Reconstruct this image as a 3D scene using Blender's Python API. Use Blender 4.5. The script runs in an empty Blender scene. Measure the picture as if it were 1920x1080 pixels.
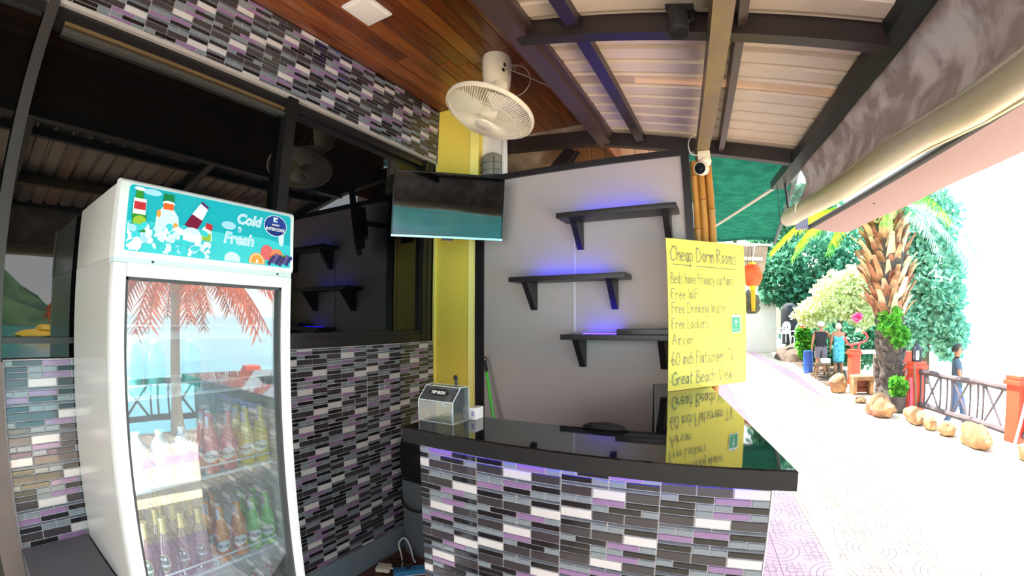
import bpy, bmesh, math, random
from mathutils import Vector, Matrix, noise
R = math.radians
rnd = random.Random(7)
sc = bpy.context.scene
COL = sc.collection

# ---------------------------------------------------------------- camera
CAM_H = 1.62
cd = bpy.data.cameras.new('camera'); cam = bpy.data.objects.new('camera', cd); COL.objects.link(cam); sc.camera = cam
cd.type = 'PANO'; cd.panorama_type = 'FISHEYE_LENS_POLYNOMIAL'      # wide action-camera lens
cd.sensor_width = 36; cd.sensor_fit = 'HORIZONTAL'; cd.fisheye_fov = R(200)
cd.fisheye_polynomial_k0 = 0; cd.fisheye_polynomial_k1 = -1.1669/18; cd.fisheye_polynomial_k2 = 0
cd.fisheye_polynomial_k3 = 0.109/18**3; cd.fisheye_polynomial_k4 = 0
cd.clip_start = .02; cd.clip_end = 600
yaw, pitch, roll = .4777, .0658, -.0004
fw = Vector((-math.sin(yaw)*math.cos(pitch), math.cos(yaw)*math.cos(pitch), math.sin(pitch)))
rt = Vector((math.cos(yaw), math.sin(yaw), 0)); up = rt.cross(fw)
rt, up = rt*math.cos(roll)+up*math.sin(roll), up*math.cos(roll)-rt*math.sin(roll)
M = Matrix((rt, up, -fw)).transposed().to_4x4(); M.translation = (0, 0, CAM_H); cam.matrix_world = M

# ---------------------------------------------------------------- sky, sun, exposure
w = bpy.data.worlds.new('sky'); sc.world = w; w.use_nodes = True
nt = w.node_tree; nt.nodes.clear()
tc = nt.nodes.new('ShaderNodeTexCoord'); sp = nt.nodes.new('ShaderNodeSeparateXYZ'); cr = nt.nodes.new('ShaderNodeValToRGB')
bg = nt.nodes.new('ShaderNodeBackground'); wo = nt.nodes.new('ShaderNodeOutputWorld')
nt.links.new(tc.outputs['Generated'], sp.inputs[0]); nt.links.new(sp.outputs['Z'], cr.inputs[0])
cr.color_ramp.elements[0].position = 0.0; cr.color_ramp.elements[0].color = (1.0, 1.0, 1.0, 1)
cr.color_ramp.elements[1].position = .7; cr.color_ramp.elements[1].color = (.62, .80, 1.0, 1)
nt.links.new(cr.outputs[0], bg.inputs[0]); bg.inputs[1].default_value = 4.6
nt.links.new(bg.outputs[0], wo.inputs[0])
sd = bpy.data.lights.new('sun', 'SUN'); sun = bpy.data.objects.new('sun', sd); COL.objects.link(sun)
sd.energy = 26; sd.angle = R(.6); sd.color = (1, .95, .86)
SUN_EL, SUN_AZ = R(66), R(162)    # azimuth from +X (the sea) towards +Y: the sun stands behind the building
sdir = Vector((math.cos(SUN_EL)*math.cos(SUN_AZ), math.cos(SUN_EL)*math.sin(SUN_AZ), math.sin(SUN_EL)))
sun.rotation_euler = sdir.to_track_quat('Z', 'Y').to_euler(); sun.location = sdir*30
vs = sc.view_settings; vs.view_transform = 'Standard'; vs.look = 'None'; vs.gamma = 1; vs.use_curve_mapping = False; vs.exposure = 0.0
sc.display_settings.display_device = 'sRGB'
cy = sc.cycles; cy.use_denoising = True; cy.max_bounces = 10; cy.transparent_max_bounces = 24; cy.diffuse_bounces = 5; cy.glossy_bounces = 5
cy.sample_clamp_indirect = 8; cy.caustics_reflective = False; cy.caustics_refractive = False

# ---------------------------------------------------------------- helpers
def lin(c):
    if isinstance(c, str):
        c = tuple(int(c[i:i+2], 16)/255 for i in (0, 2, 4))
    return tuple((x/12.92 if x <= .04045 else ((x+.055)/1.055)**2.4) for x in c)
MATS = {}
def mat(name, col, rough=.5, metal=0, spec=.5, emit=None, es=1, var=0, vscale=8, bump=0, bscale=60, coat=0, stretch=None, trans=0, col2=None, alpha=None):
    """procedural principled material; col is sRGB hex; var mixes towards col2 (or a darker tone) by noise"""
    if name in MATS: return MATS[name]
    m = bpy.data.materials.new(name); m.use_nodes = True; n = m.node_tree; b = n.nodes['Principled BSDF']
    c = lin(col); b.inputs['Base Color'].default_value = (*c, 1); b.inputs['Roughness'].default_value = rough
    b.inputs['Metallic'].default_value = metal; b.inputs['Specular IOR Level'].default_value = spec; b.inputs['Coat Weight'].default_value = coat
    b.inputs['Coat Roughness'].default_value = .04
    if emit: b.inputs['Emission Color'].default_value = (*lin(emit), 1); b.inputs['Emission Strength'].default_value = es
    if trans: b.inputs['Transmission Weight'].default_value = trans
    if alpha is not None: b.inputs['Alpha'].default_value = alpha
    if var or bump:
        t = n.nodes.new('ShaderNodeTexCoord'); mp = n.nodes.new('ShaderNodeMapping'); n.links.new(t.outputs['Object'], mp.inputs[0])
        if stretch: mp.inputs['Scale'].default_value = stretch
    if var:
        nz = n.nodes.new('ShaderNodeTexNoise'); nz.inputs['Scale'].default_value = vscale; nz.inputs['Detail'].default_value = 5
        n.links.new(mp.outputs[0], nz.inputs[0])
        r = n.nodes.new('ShaderNodeValToRGB'); n.links.new(nz.outputs['Fac'], r.inputs[0])
        c2 = lin(col2) if col2 else tuple(x*(1-var) for x in c)
        r.color_ramp.elements[0].position = .35; r.color_ramp.elements[0].color = (*c2, 1)
        r.color_ramp.elements[1].position = .65; r.color_ramp.elements[1].color = (*c, 1)
        n.links.new(r.outputs[0], b.inputs['Base Color'])
    if bump:
        nb = n.nodes.new('ShaderNodeTexNoise'); nb.inputs['Scale'].default_value = bscale; nb.inputs['Detail'].default_value = 4
        n.links.new(mp.outputs[0], nb.inputs[0]); bp = n.nodes.new('ShaderNodeBump'); bp.inputs['Strength'].default_value = bump; bp.inputs['Distance'].default_value = .01
        n.links.new(nb.outputs['Fac'], bp.inputs['Height']); n.links.new(bp.outputs[0], b.inputs['Normal'])
    MATS[name] = m; return m
def clear_mat(name, tint='ffffff', refl=.08, white=0.0, rough=.01, fres=1.0):
    """thin clear pane: transparent + mirror reflection by Fresnel (+ a little milky diffuse)"""
    if name in MATS: return MATS[name]
    m = bpy.data.materials.new(name); m.use_nodes = True; n = m.node_tree; n.nodes.clear(); N = n.nodes.new; L = n.links.new
    o = N('ShaderNodeOutputMaterial'); tr = N('ShaderNodeBsdfTransparent'); tr.inputs[0].default_value = (*lin(tint), 1)
    gl = N('ShaderNodeBsdfGlossy'); gl.inputs['Roughness'].default_value = rough; gl.inputs[0].default_value = (1, 1, 1, 1)
    df = N('ShaderNodeBsdfDiffuse'); df.inputs[0].default_value = (.8, .85, .9, 1)
    fr = N('ShaderNodeFresnel'); fr.inputs[0].default_value = 1.5
    ad = N('ShaderNodeMath'); ad.operation = 'MULTIPLY_ADD'; ad.inputs[1].default_value = fres; ad.inputs[2].default_value = refl; ad.use_clamp = True
    L(fr.outputs[0], ad.inputs[0])
    m1 = N('ShaderNodeMixShader'); m1.inputs[0].default_value = white; L(tr.outputs[0], m1.inputs[1]); L(df.outputs[0], m1.inputs[2])
    m2 = N('ShaderNodeMixShader'); L(ad.outputs[0], m2.inputs[0]); L(m1.outputs[0], m2.inputs[1]); L(gl.outputs[0], m2.inputs[2]); L(m2.outputs[0], o.inputs[0])
    MATS[name] = m; return m
def leaf_mat(name, col, col2, tr=.45):
    if name in MATS: return MATS[name]
    m = bpy.data.materials.new(name); m.use_nodes = True; n = m.node_tree; n.nodes.clear(); N = n.nodes.new; L = n.links.new
    o = N('ShaderNodeOutputMaterial'); t = N('ShaderNodeTexCoord'); nz = N('ShaderNodeTexNoise'); nz.inputs['Scale'].default_value = 9; nz.inputs['Detail'].default_value = 3
    L(t.outputs['Object'], nz.inputs[0]); r = N('ShaderNodeValToRGB'); L(nz.outputs['Fac'], r.inputs[0])
    r.color_ramp.elements[0].position = .38; r.color_ramp.elements[0].color = (*lin(col2), 1); r.color_ramp.elements[1].position = .62; r.color_ramp.elements[1].color = (*lin(col), 1)
    d = N('ShaderNodeBsdfDiffuse'); tl = N('ShaderNodeBsdfTranslucent'); L(r.outputs[0], d.inputs[0]); L(r.outputs[0], tl.inputs[0])
    mx = N('ShaderNodeMixShader'); mx.inputs[0].default_value = tr; L(d.outputs[0], mx.inputs[1]); L(tl.outputs[0], mx.inputs[2]); L(mx.outputs[0], o.inputs[0])
    MATS[name] = m; return m

WM = {}
class MB:
    def __init__(s): s.v = []; s.f = []; s.mi = []; s.sm = []
    def add(s, vs, fs, mi=0, sm=False):
        b = len(s.v); s.v += [Vector(p) for p in vs]; s.f += [tuple(b+i for i in f) for f in fs]; s.mi += [mi]*len(fs); s.sm += [sm]*len(fs); return s
    def box(s, c, d, M=None, mi=0):
        c = Vector(c); h = Vector(d)/2; P = [Vector((x*h.x, y*h.y, z*h.z)) for x in (-1, 1) for y in (-1, 1) for z in (-1, 1)]
        if M is not None: P = [M @ p for p in P]
        return s.add([c+p for p in P], [(0, 1, 3, 2), (4, 6, 7, 5), (0, 4, 5, 1), (2, 3, 7, 6), (0, 2, 6, 4), (1, 5, 7, 3)], mi)
    def bb(s, a, b, mi=0):
        a = Vector(a); b = Vector(b); return s.box((a+b)/2, [abs(x) for x in b-a], None, mi)
    def cbox(s, c, d, bev, M=None, mi=0):
        """box with chamfered edges all round"""
        c = Vector(c); h = Vector(d)/2; bm = bmesh.new(); bmesh.ops.create_cube(bm, size=2)
        for v in bm.verts: v.co = Vector((v.co.x*h.x, v.co.y*h.y, v.co.z*h.z))
        bmesh.ops.bevel(bm, geom=bm.edges[:], offset=min(bev, min(h)*.9), segments=2, affect='EDGES', profile=.7)
        return s.bm(bm, Matrix.Translation(c) @ (M.to_4x4() if M is not None else Matrix()), mi, True)
    def bm(s, bm, M=None, mi=0, sm=False):
        bm.verts.index_update(); vs = [(M @ v.co if M is not None else v.co.copy()) for v in bm.verts]; fs = [tuple(v.index for v in f.verts) for f in bm.faces]
        bm.free(); return s.add(vs, fs, mi, sm)
    def prism(s, poly, ext, mi=0, sm=False):
        e = Vector(ext); n = len(poly); P = [Vector(p) for p in poly]
        nr = Vector((0, 0, 0))
        for i in range(n): nr += P[i].cross(P[(i+1) % n])
        if nr.dot(e) > 0: P.reverse()
        s.add(P+[p+e for p in P], [tuple(range(n)), tuple(range(2*n-1, n-1, -1))], mi)
        b = len(s.v)-2*n
        for i in range(n):
            j = (i+1) % n; s.f.append((b+j, b+i, b+n+i, b+n+j)); s.mi.append(mi); s.sm.append(sm)
        return s
    def bar(s, a, b, wd, ht, upv=(0, 0, 1), mi=0):
        a = Vector(a); b = Vector(b); d = (b-a).normalized(); u = Vector(upv); x = d.cross(u).normalized(); u = x.cross(d)
        P = [a+x*sx*wd/2+u*sy*ht/2 for sx, sy in ((-1, -1), (1, -1), (1, 1), (-1, 1))]
        return s.prism(P, b-a, mi)
    def tube(s, path, r, n=8, mi=0, cap=True, closed=False):
        P = [Vector(p) for p in path]; m = len(P); rr = r if isinstance(r, (list, tuple)) else [r]*m; vs = []; fs = []; u = None
        for i, p in enumerate(P):
            a = P[i-1] if i > 0 or closed else P[i]; b = P[(i+1) % m] if i < m-1 or closed else P[i]
            t = (b-a).normalized() if (b-a).length > 1e-9 else Vector((0, 0, 1))
            if u is None:
                u = t.orthogonal().normalized()
            else:
                u = (u-t*u.dot(t)); u = u.normalized() if u.length > 1e-6 else t.orthogonal().normalized()
            v = t.cross(u)
            for k in range(n):
                a2 = 2*math.pi*k/n; vs.append(p+(u*math.cos(a2)+v*math.sin(a2))*rr[i])
        for i in range(m if closed else m-1):
            j = (i+1) % m
            for k in range(n): q = (k+1) % n; fs.append((i*n+k, i*n+q, j*n+q, j*n+k))
        if cap and not closed: fs += [tuple(range(n-1, -1, -1)), tuple((m-1)*n+k for k in range(n))]
        return s.add(vs, fs, mi, True)
    def lathe(s, prof, n=20, M=None, mi=0, a0=0, a1=2*math.pi):
        full = abs(a1-a0-2*math.pi) < 1e-6; k = n if full else n+1; vs = []; fs = []
        for r, z in prof:
            for i in range(k):
                a = a0+(a1-a0)*i/n; p = Vector((r*math.cos(a), r*math.sin(a), z)); vs.append(M @ p if M is not None else p)
        for j in range(len(prof)-1):
            for i in range(n):
                q = (i+1) % k; fs.append((j*k+i, j*k+q, (j+1)*k+q, (j+1)*k+i))
        if full:
            if prof[0][0] > 1e-5: fs.append(tuple(range(k-1, -1, -1)))
            if prof[-1][0] > 1e-5: fs.append(tuple((len(prof)-1)*k+i for i in range(k)))
        return s.add(vs, fs, mi, True)
    def blob(s, c, d, sub=2, amp=.15, fr=2.0, seed=0, mi=0, M=None, flat=None):
        bm = bmesh.new(); bmesh.ops.create_icosphere(bm, subdivisions=sub, radius=1)
        for v in bm.verts:
            k = 1+amp*noise.noise(v.co*fr+Vector((seed*3.7, seed*1.3, seed*2.1)))*2
            v.co = Vector((v.co.x*d[0]*k, v.co.y*d[1]*k, v.co.z*d[2]*k))
            if flat is not None: v.co.z = max(v.co.z, flat)
        return s.bm(bm, Matrix.Translation(Vector(c)) @ (M.to_4x4() if M is not None else Matrix()), mi, True)
    def build(s, name, mats, parent=None, loc=None, sharp=35):
        me = bpy.data.meshes.new(name)
        if parent is not None: T = WM[parent.name].inverted(); L = None
        else:
            if loc is None:
                lo = Vector([min(p[i] for p in s.v) for i in range(3)]); hi = Vector([max(p[i] for p in s.v) for i in range(3)]); loc = ((lo.x+hi.x)/2, (lo.y+hi.y)/2, lo.z)
            L = Vector(loc); T = Matrix.Translation(-L)
        me.from_pydata([T @ p for p in s.v], [], s.f)
        for m in (mats if isinstance(mats, (list, tuple)) else [mats]): me.materials.append(m)
        me.polygons.foreach_set('material_index', s.mi); me.polygons.foreach_set('use_smooth', s.sm)
        if any(s.sm): me.set_sharp_from_angle(angle=R(sharp))
        me.update()
        o = bpy.data.objects.new(name, me); COL.objects.link(o)
        if parent is not None: o.parent = parent; WM[o.name] = WM[parent.name].copy()
        else: o.location = L; WM[o.name] = Matrix.Translation(L)
        return o
def cr(P, k=5):
    P = [Vector(p) for p in P]; out = []
    for i in range(len(P)-1):
        a = P[max(0, i-1)]; b = P[i]; c = P[i+1]; d = P[min(len(P)-1, i+2)]
        for j in range(k): t = j/k; out.append(b*1.0+(c-a)*.5*t+(a*2-b*5+c*4-d)*.5*t*t+(b*3-a-c*3+d)*.5*t**3)
    return out+[P[-1]]
def tag(o, label=None, cat=None, group=None, kind=None):
    for k, v in (('label', label), ('category', cat), ('group', group), ('kind', kind)):
        if v: o[k] = v
    return o
def thing(name, label, cat, loc, rz=0, group=None, kind=None):
    o = bpy.data.objects.new(name, None); COL.objects.link(o); o.empty_display_size = .05
    o.location = loc; o.rotation_euler = (0, 0, rz); WM[o.name] = Matrix.Translation(Vector(loc)) @ Matrix.Rotation(rz, 4, 'Z')
    return tag(o, label, cat, group, kind)
def struct(name, bld, m, label=None, parent=None, **k):
    o = bld.build(name, m, parent, **k)
    if parent is None: o['kind'] = 'structure'
    if label: o['label'] = label
    return o
def kids(o): return [c for c in bpy.data.objects if c.parent is o]
def copy_tree(o, loc=None, rz=None, label=None, parent=None, tree=None):
    tree = tree if tree is not None else TREE.get(o.name) or [(c, kids(c)) for c in kids(o)]
    TREE[o.name] = tree
    r = o.copy(); COL.objects.link(r)
    if loc is not None: r.location = loc
    if rz is not None: r.rotation_euler = (0, 0, rz)
    if label: r['label'] = label
    for c, g in tree:
        q = c.copy(); COL.objects.link(q); q.parent = r
        for h in g:
            z = h.copy(); COL.objects.link(z); z.parent = q
    return r
TREE = {}
def text_polys(s, size, offset=0, shear=0, spacing=1.0):
    """mesh of a word in the built-in font: (verts 2D, faces, width)"""
    cu = bpy.data.curves.new('word', 'FONT'); cu.body = s; cu.size = size; cu.offset = offset; cu.shear = shear; cu.space_character = spacing; cu.resolution_u = 3
    ob = bpy.data.objects.new('word', cu); COL.objects.link(ob); dg = bpy.context.evaluated_depsgraph_get(); dg.update()
    me = bpy.data.meshes.new_from_object(ob.evaluated_get(dg)); vs = [(v.co.x, v.co.y) for v in me.vertices]; fs = [tuple(p.vertices) for p in me.polygons]
    bpy.data.objects.remove(ob); bpy.data.curves.remove(cu); bpy.data.meshes.remove(me)
    return vs, fs, (max(v[0] for v in vs) if vs else 0)
def flat_text(b, s, size, o, u, v, mi=0, offset=0, shear=0, center=False, spacing=1.0):
    vs, fs, wd = text_polys(s, size, offset, shear, spacing); o = Vector(o); u = Vector(u); v = Vector(v)
    if center: o = o-u*wd/2
    b.add([o+u*x+v*y for x, y in vs], fs, mi)
def flat_poly(b, pts, o, u, v, mi=0):
    o = Vector(o); u = Vector(u); v = Vector(v); b.add([o+u*x+v*y for x, y in pts], [tuple(range(len(pts)))], mi)
def ellipse(cx, cy, rx, ry, n=24, t=0): return [(cx+rx*math.cos(2*math.pi*i/n)*math.cos(t)-ry*math.sin(2*math.pi*i/n)*math.sin(t), cy+rx*math.cos(2*math.pi*i/n)*math.sin(t)+ry*math.sin(2*math.pi*i/n)*math.cos(t)) for i in range(n)]

# ---------------------------------------------------------------- materials
T_WHITE = mat('tile_white', 'cbc4c4', .12, spec=.6, coat=.3)
T_DARK = mat('tile_dark', '403a3f', .1, spec=.6, coat=.3, var=.25, vscale=3)
T_BLACK = mat('tile_black', '1b191d', .08, spec=.6, coat=.4)
T_PURP = mat('tile_purple', '917098', .1, spec=.6, coat=.3, var=.15, vscale=3)
T_GREY = mat('tile_grey', '7f868d', .12, spec=.6, coat=.3, var=.12, vscale=4)
T_THIN = mat('tile_slate', '565b66', .12, spec=.6, coat=.3)
GROUT = mat('grout', 'c6c0c6', .8, bump=.1)
YELLOW = mat('yellow_paint', 'ffe460', .45, var=.07, vscale=2)
YELLOW2 = mat('yellow_paint_ledge', 'ffee86', .45)
GREYWALL = mat('grey_wall_paint', 'bab0b0', .55, var=.04, vscale=1.5)
BLACKP = mat('black_paint', '1f1b1f', .35, var=.2, vscale=6)
BLACKM = mat('black_matte', '141315', .6)
SLABM = mat('black_granite', '1b191b', .035, spec=.62, var=.3, vscale=80, coat=.15)
SHELFM = mat('shelf_black', '231f22', .4, bump=.05)
STEEL_BR = mat('brown_steel', '261c1d', .4, var=.18, vscale=5)
STEEL_PU = mat('brown_steel_light', '42322f', .4, var=.15, vscale=5)
OCHRE = mat('ochre_steel', '84723e', .4, var=.22, vscale=4, col2='6c5a4a')
SHEETM = mat('roof_sheet_paint', 'd9c8b8', .38, spec=.5, var=.05, vscale=3)
FRAMEB = mat('window_frame_black', '1c191a', .35)
FRAMEG = mat('window_frame_grey', '3b3635', .4)
ALU = mat('aluminium_rail', '54504b', .4, metal=.3)
TAN = mat('tan_rail', '6b5236', .5)
GLASSW = mat('dark_tinted_glass', '0b0a0a', .012, spec=.62)
CONCB = mat('blue_grey_paint', '76808c', .6, var=.12, vscale=4)
FLOORR = mat('red_brown_floor', '6b4438', .5, var=.25, vscale=6, bump=.1)
BENCHM = mat('grey_bench_paint', '66666e', .45, var=.1, vscale=9)
WHITEF = mat('fridge_white', 'eeeeee', .22, spec=.5)
WHITEP = mat('white_plastic', 'f4ead2', .35, var=.04, vscale=5)
WHITEM = mat('white_matte', 'f2f2f0', .5)
GREYD = mat('dark_gasket', '45474a', .5)
LEDM = mat('blue_led_strip', '2a1cff', .5, emit='2a18ff', es=32)
LEDM2 = mat('blue_led_strip_counter', '2a1cff', .5, emit='3a20ff', es=14)
BAMBOO = mat('bamboo', 'c98f45', .35, var=.25, vscale=7, stretch=(3, 3, .6))
BAMBOOD = mat('bamboo_node', '8a5a2a', .5)
woods = []
for i, (a, b2) in enumerate((('8a4a24', '61301a'), ('9c5a2c', '74401f'), ('7c4120', '552a16'))):
    woods.append(mat('ceiling_wood_%s' % 'abc'[i], a, .28, spec=.5, coat=.25, var=.3, vscale=5, stretch=(9, .55, 9), col2=b2))
PLASTERM = mat('stained_plaster', 'e0d2c0', .8, var=.3, vscale=5, col2='8f6e56', bump=.2)
PATH_PINK = [None]

# ---------------------------------------------------------------- mosaic tiling
# one repeat of the mosaic: rows of (x0, x1, height, kind) in half columns (0..6) and height units
ROWS = [
 (2, [(0, 2, 'k'), (2, 3, 'g'), (3, 4, 'g'), (4, 6, 'k')]),
 (3, [(0, 2, 'd'), (2, 4, 'd'), (4, 6, 'w')]),
 (2, [(0, 1, 'g'), (1, 3, 'k'), (3, 5, 'p'), (5, 6, 'g')]),
 (2, [(0, 2, 'k'), (2, 3, 'g'), (3, 4, 'g'), (4, 6, 'k')]),
 (2, [(0, 2, 'k'), (2, 3, 'g'), (3, 5, 'p'), (5, 6, 'g')]),
 (3, [(0, 2, 'd'), (2, 4, 'w'), (4, 6, 'd')]),
 (1, [(0, 3, 't'), (3, 6, 't')]),
 (2, [(0, 1, 'g'), (1, 2, 'g'), (2, 4, 'p'), (4, 6, 'k')]),
 (2, [(0, 2, 'p'), (2, 4, 'k'), (4, 5, 'g'), (5, 6, 'g')]),
 (1, [(0, 3, 't'), (3, 6, 't')]),
 (2, [(0, 2, 'k'), (2, 3, 'g'), (3, 4, 'g'), (4, 6, 'k')]),
 (3, [(0, 2, 'd'), (2, 4, 'd'), (4, 6, 'w')]),
 (2, [(0, 1, 'g'), (1, 3, 'k'), (3, 5, 'p'), (5, 6, 'g')]),
 (2, [(0, 2, 'k'), (2, 3, 'g'), (3, 4, 'g'), (4, 6, 'k')]),
 (1, [(0, 3, 't'), (3, 6, 't')]),
 (3, [(0, 2, 'd'), (2, 4, 'w'), (4, 6, 'd')]),
 (2, [(0, 1, 'g'), (1, 2, 'g'), (2, 4, 'p'), (4, 6, 'k')]),
 (2, [(0, 2, 'k'), (2, 3, 'g'), (3, 5, 'k'), (5, 6, 'g')]),
 (3, [(0, 2, 'w'), (2, 4, 'd'), (4, 6, 'd')]),
 (1, [(0, 3, 't'), (3, 6, 't')]),
]
KM = {'k': T_BLACK, 'd': T_DARK, 'w': T_WHITE, 'p': T_PURP, 'g': T_GREY, 't': T_THIN}
UNIT = .3/28.6
TOTU = sum(r[0] for r in ROWS)
def mosaic(a0, a1, z0, z1, phase, sheet0):
    """rectangles (a0,a1,z0,z1,kind) of mosaic filling the strip; sheet joints stand at sheet0 + 0.3 n"""
    out = []; g = .0018; n0 = math.floor((a0-sheet0)/.3)-1
    for n in range(n0, math.ceil((a1-sheet0)/.3)+1):
        A = sheet0+.3*n
        if A >= a1 or A+.3 <= a0: continue
        off = (phase+n*17) % TOTU; z = z1; acc = 0; idx = 0
        while off >= ROWS[idx][0]: off -= ROWS[idx][0]; idx = (idx+1) % len(ROWS)
        h = (ROWS[idx][0]-off)*UNIT
        while z > z0+.001:
            for x0, x1, k in ROWS[idx][1]:
                l = max(A+.05*x0, a0); r = min(A+.05*x1, a1); b = max(z-h, z0)
                if r-l > .006 and z-b > .004: out.append((l+g, r-g, b+g, z-g, k))
            z -= h; idx = (idx+1) % len(ROWS); h = ROWS[idx][0]*UNIT
    return out
TILE_ME = {}
def tile_mesh(w_, h_, k):
    key = (round(w_, 4), round(h_, 4), k)
    if key not in TILE_ME:
        b = MB(); add_tile(b, w_, h_)
        me = bpy.data.meshes.new('tile'); me.from_pydata(b.v, [], b.f); me.materials.append(KM[k]); TILE_ME[key] = me
    return TILE_ME[key]
def add_tile(b, w_, h_, T=None, mi=0):
    c = .0012; d = .005
    P = [(-w_/2, 0, -h_/2), (w_/2, 0, -h_/2), (w_/2, 0, h_/2), (-w_/2, 0, h_/2)]
    Q = [(p[0], -d+c, p[2]) for p in P]; S = [(p[0]-math.copysign(c, p[0]), -d, p[2]-math.copysign(c, p[2])) for p in P]
    vs = [Vector(p) for p in P+Q+S]; vs = [T @ v for v in vs] if T is not None else vs
    fs = [(8, 9, 10, 11)]
    for i in range(4):
        j = (i+1) % 4; fs += [(i, j, 4+j, 4+i), (4+i, 4+j, 8+j, 8+i)]
    b.add(vs, fs, mi)
def lay_tiles(parent, rects, frame, key, most=300):
    """the tiles that show largest become parts, the others one joined part"""
    rects = sorted(rects, key=key); inv = WM[parent.name].inverted(); rest = MB(); order = 'kdwpgt'
    for i, (l, r, b, t, k) in enumerate(rects):
        T = frame @ Matrix.Translation(((l+r)/2, 0, (b+t)/2))
        if i < most:
            o = bpy.data.objects.new('tile', tile_mesh(r-l, t-b, k)); COL.objects.link(o); o.parent = parent; o.matrix_local = inv @ T
        else: add_tile(rest, r-l, t-b, T, order.index(k))
    if rest.v:
        o = rest.build('tile_field', [KM[c] for c in order], parent); o['kind'] = 'stuff'
def frame_of(origin, u, n):
    """local x = u, local -y = outward n, z up"""
    u = Vector(u).normalized(); n = Vector(n).normalized()
    return Matrix((( u.x, -n.x, 0, origin[0]), (u.y, -n.y, 0, origin[1]), (0, 0, 1, origin[2]), (0, 0, 0, 1)))

XW = -1.94
# ---------------------------------------------------------------- floors and ground
b = MB(); b.bb((-4, -4, -.40), (-1.28, 1.23, .03)); b.bb((-4, 1.23, -.40), (.10, 4, .03)); struct('floor', b, FLOORR, 'red-brown raised floor running in behind the counter')
b = MB(); b.bb((-4.5, -3.4, -.4), (XW-.13, 3.6, 3.6)); b.bb((XW-.13, -3.4, 3.25), (-.70, 3.5, 3.6)); struct('wall_left_blocker', b, BLACKM, 'added dark mass stopping sky light behind the glass and above the plank ceiling')  # hidden mass added to stop sky light leaking through the facade gaps
# the wall on the left: tiled wainscot, glass, tiled band
b = MB(); b.bb((XW-.12, .08, .03), (XW-.0045, 2.53, 1.445)); wl = struct('wall_left', b, GROUT, 'grey, black and purple mosaic wainscot under the dark windows')
fr = frame_of((XW-.0045, 0, 0), (0, 1, 0), (1, 0, 0))
rc = mosaic(.085, 2.525, .2, 1.443, 5, 1.5612-.3*5)
rc = [q for q in rc if not (q[2] < .78 and q[0] < .33)]
lay_tiles(wl, rc, fr, lambda q: (0 if (q[0] > .9 or q[1] < .34) else 1, abs(q[0]-.9)+abs((q[2]+q[3])/2-1.05)*1.2 if q[0] > .9 else .1))
b = MB(); b.bb((XW-.006, .92, .03), (XW+.006, 2.53, .197)); struct('baseboard_left', b, CONCB, 'blue-grey painted strip below the mosaic wainscot')
b = MB(); b.bb((XW-.12, -3.2, 2.757), (XW-.0045, 2.53, 3.19)); wu = struct('wall_left_upper', b, GROUT, 'mosaic band between the windows and the wooden ceiling')
fr = frame_of((XW-.0045, 0, 0), (0, 1, 0), (1, 0, 0))
rc = mosaic(-1.2, 2.525, 2.772, 3.189, 9, .4146-.3*6)
lay_tiles(wu, rc, fr, lambda q: (0 if q[0] > .25 else 1, abs(q[0]-.7)))
b = MB(); b.bb((XW-.02, -3.2, 2.752), (XW+.004, 2.53, 2.772)); struct('trim_1', b, mat('band_trim', 'b5aaa4', .4), 'pale strip along the bottom of the mosaic band')
# windows
for k, (y0, y1) in enumerate(((.075, 1.2), (1.262, 2.4))):
    b = MB(); b.bb((XW-.07, y0, 1.44), (XW-.05, y1, 2.76)); wn = struct('window_%d' % (k+1), b, FRAMEB, ('dark tinted window pane behind the drinks cooler', 'dark tinted window pane reflecting the shelves')[k])
    b = MB(); b.bb((XW-.052, y0, 1.515), (XW-.04, y1, 2.655)); b.build('pane', GLASSW, wn)
    b = MB(); b.bb((XW-.06, y0, 1.44), (XW-.012, y1, 1.50)) if k else b.bb((XW-.06, y0, 1.498), (XW-.012, y1, 1.52)); b.build('bottom_rail', FRAMEB, wn)
    if k == 0:
        b = MB(); b.bb((XW-.052, y0, 1.446), (XW-.04, y1, 1.497)); b.build('pane', GLASSW, wn)
    else:
        b = MB(); b.bb((XW-.06, y0, 1.50), (XW-.02, y1, 1.527)); b.build('sill', FRAMEB, wn)
    b = MB(); b.bb((XW-.06, y0, 2.70), (XW-.02, y1, 2.757)); b.build('head_rail', FRAMEB, wn)
    if k == 0:
        b = MB(); b.bb((XW-.05, y0+.04, 2.682), (XW-.018, y1, 2.698)); b.build('track', TAN, wn)
        b = MB(); b.bb((XW-.05, y0+.04, 2.648), (XW-.012, y1, 2.668)); b.build('track', ALU, wn)
        for y in (.5, .72, .95):
            b = MB(); b.lathe([(.006, 0), (.006, .004), (0, .005)], 8, Matrix.Translation((XW-.011, y, 2.658)) @ Matrix.Rotation(R(90), 4, 'Y')); b.build('screw', ALU, wn)
for y0, y1, m in ((.036, .076, FRAMEG), (1.2, 1.262, FRAMEB)):
    b = MB(); b.bb((XW-.06, y0, 1.44 if y0 > 1 else -.25), (XW+.012, y1, 2.755)); struct('trim_2', b, m, 'grey steel post at the end of the mosaic wall' if y0 < 1 else 'black mullion between the two dark panes')
b = MB(); b.bb((XW-.06, 2.4, 1.44), (XW-.005, 2.44, 2.757)); b.bb((XW-.06, 2.455, 1.44), (XW-.01, 2.5, 2.757)); b.bb((XW-.06, 2.5, 1.44), (XW-.02, 2.53, 2.757)); struct('trim_3', b, FRAMEB, 'black window jamb beside the yellow pillar')
b = MB(); b.bb((XW-.05, .012, -.25), (XW+.016, .08, 1.44)); struct('trim_4', b, mat('brown_post', '6d5f5c', .45, var=.2, vscale=5), 'brown-grey edge post at the end of the tiled wainscot')
b = MB(); b.bb((XW-.07, -3.2, -.25), (XW-.05, .03, 2.757)); dr = struct('door_1', b, FRAMEB, 'dark glass door left of the post')
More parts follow.
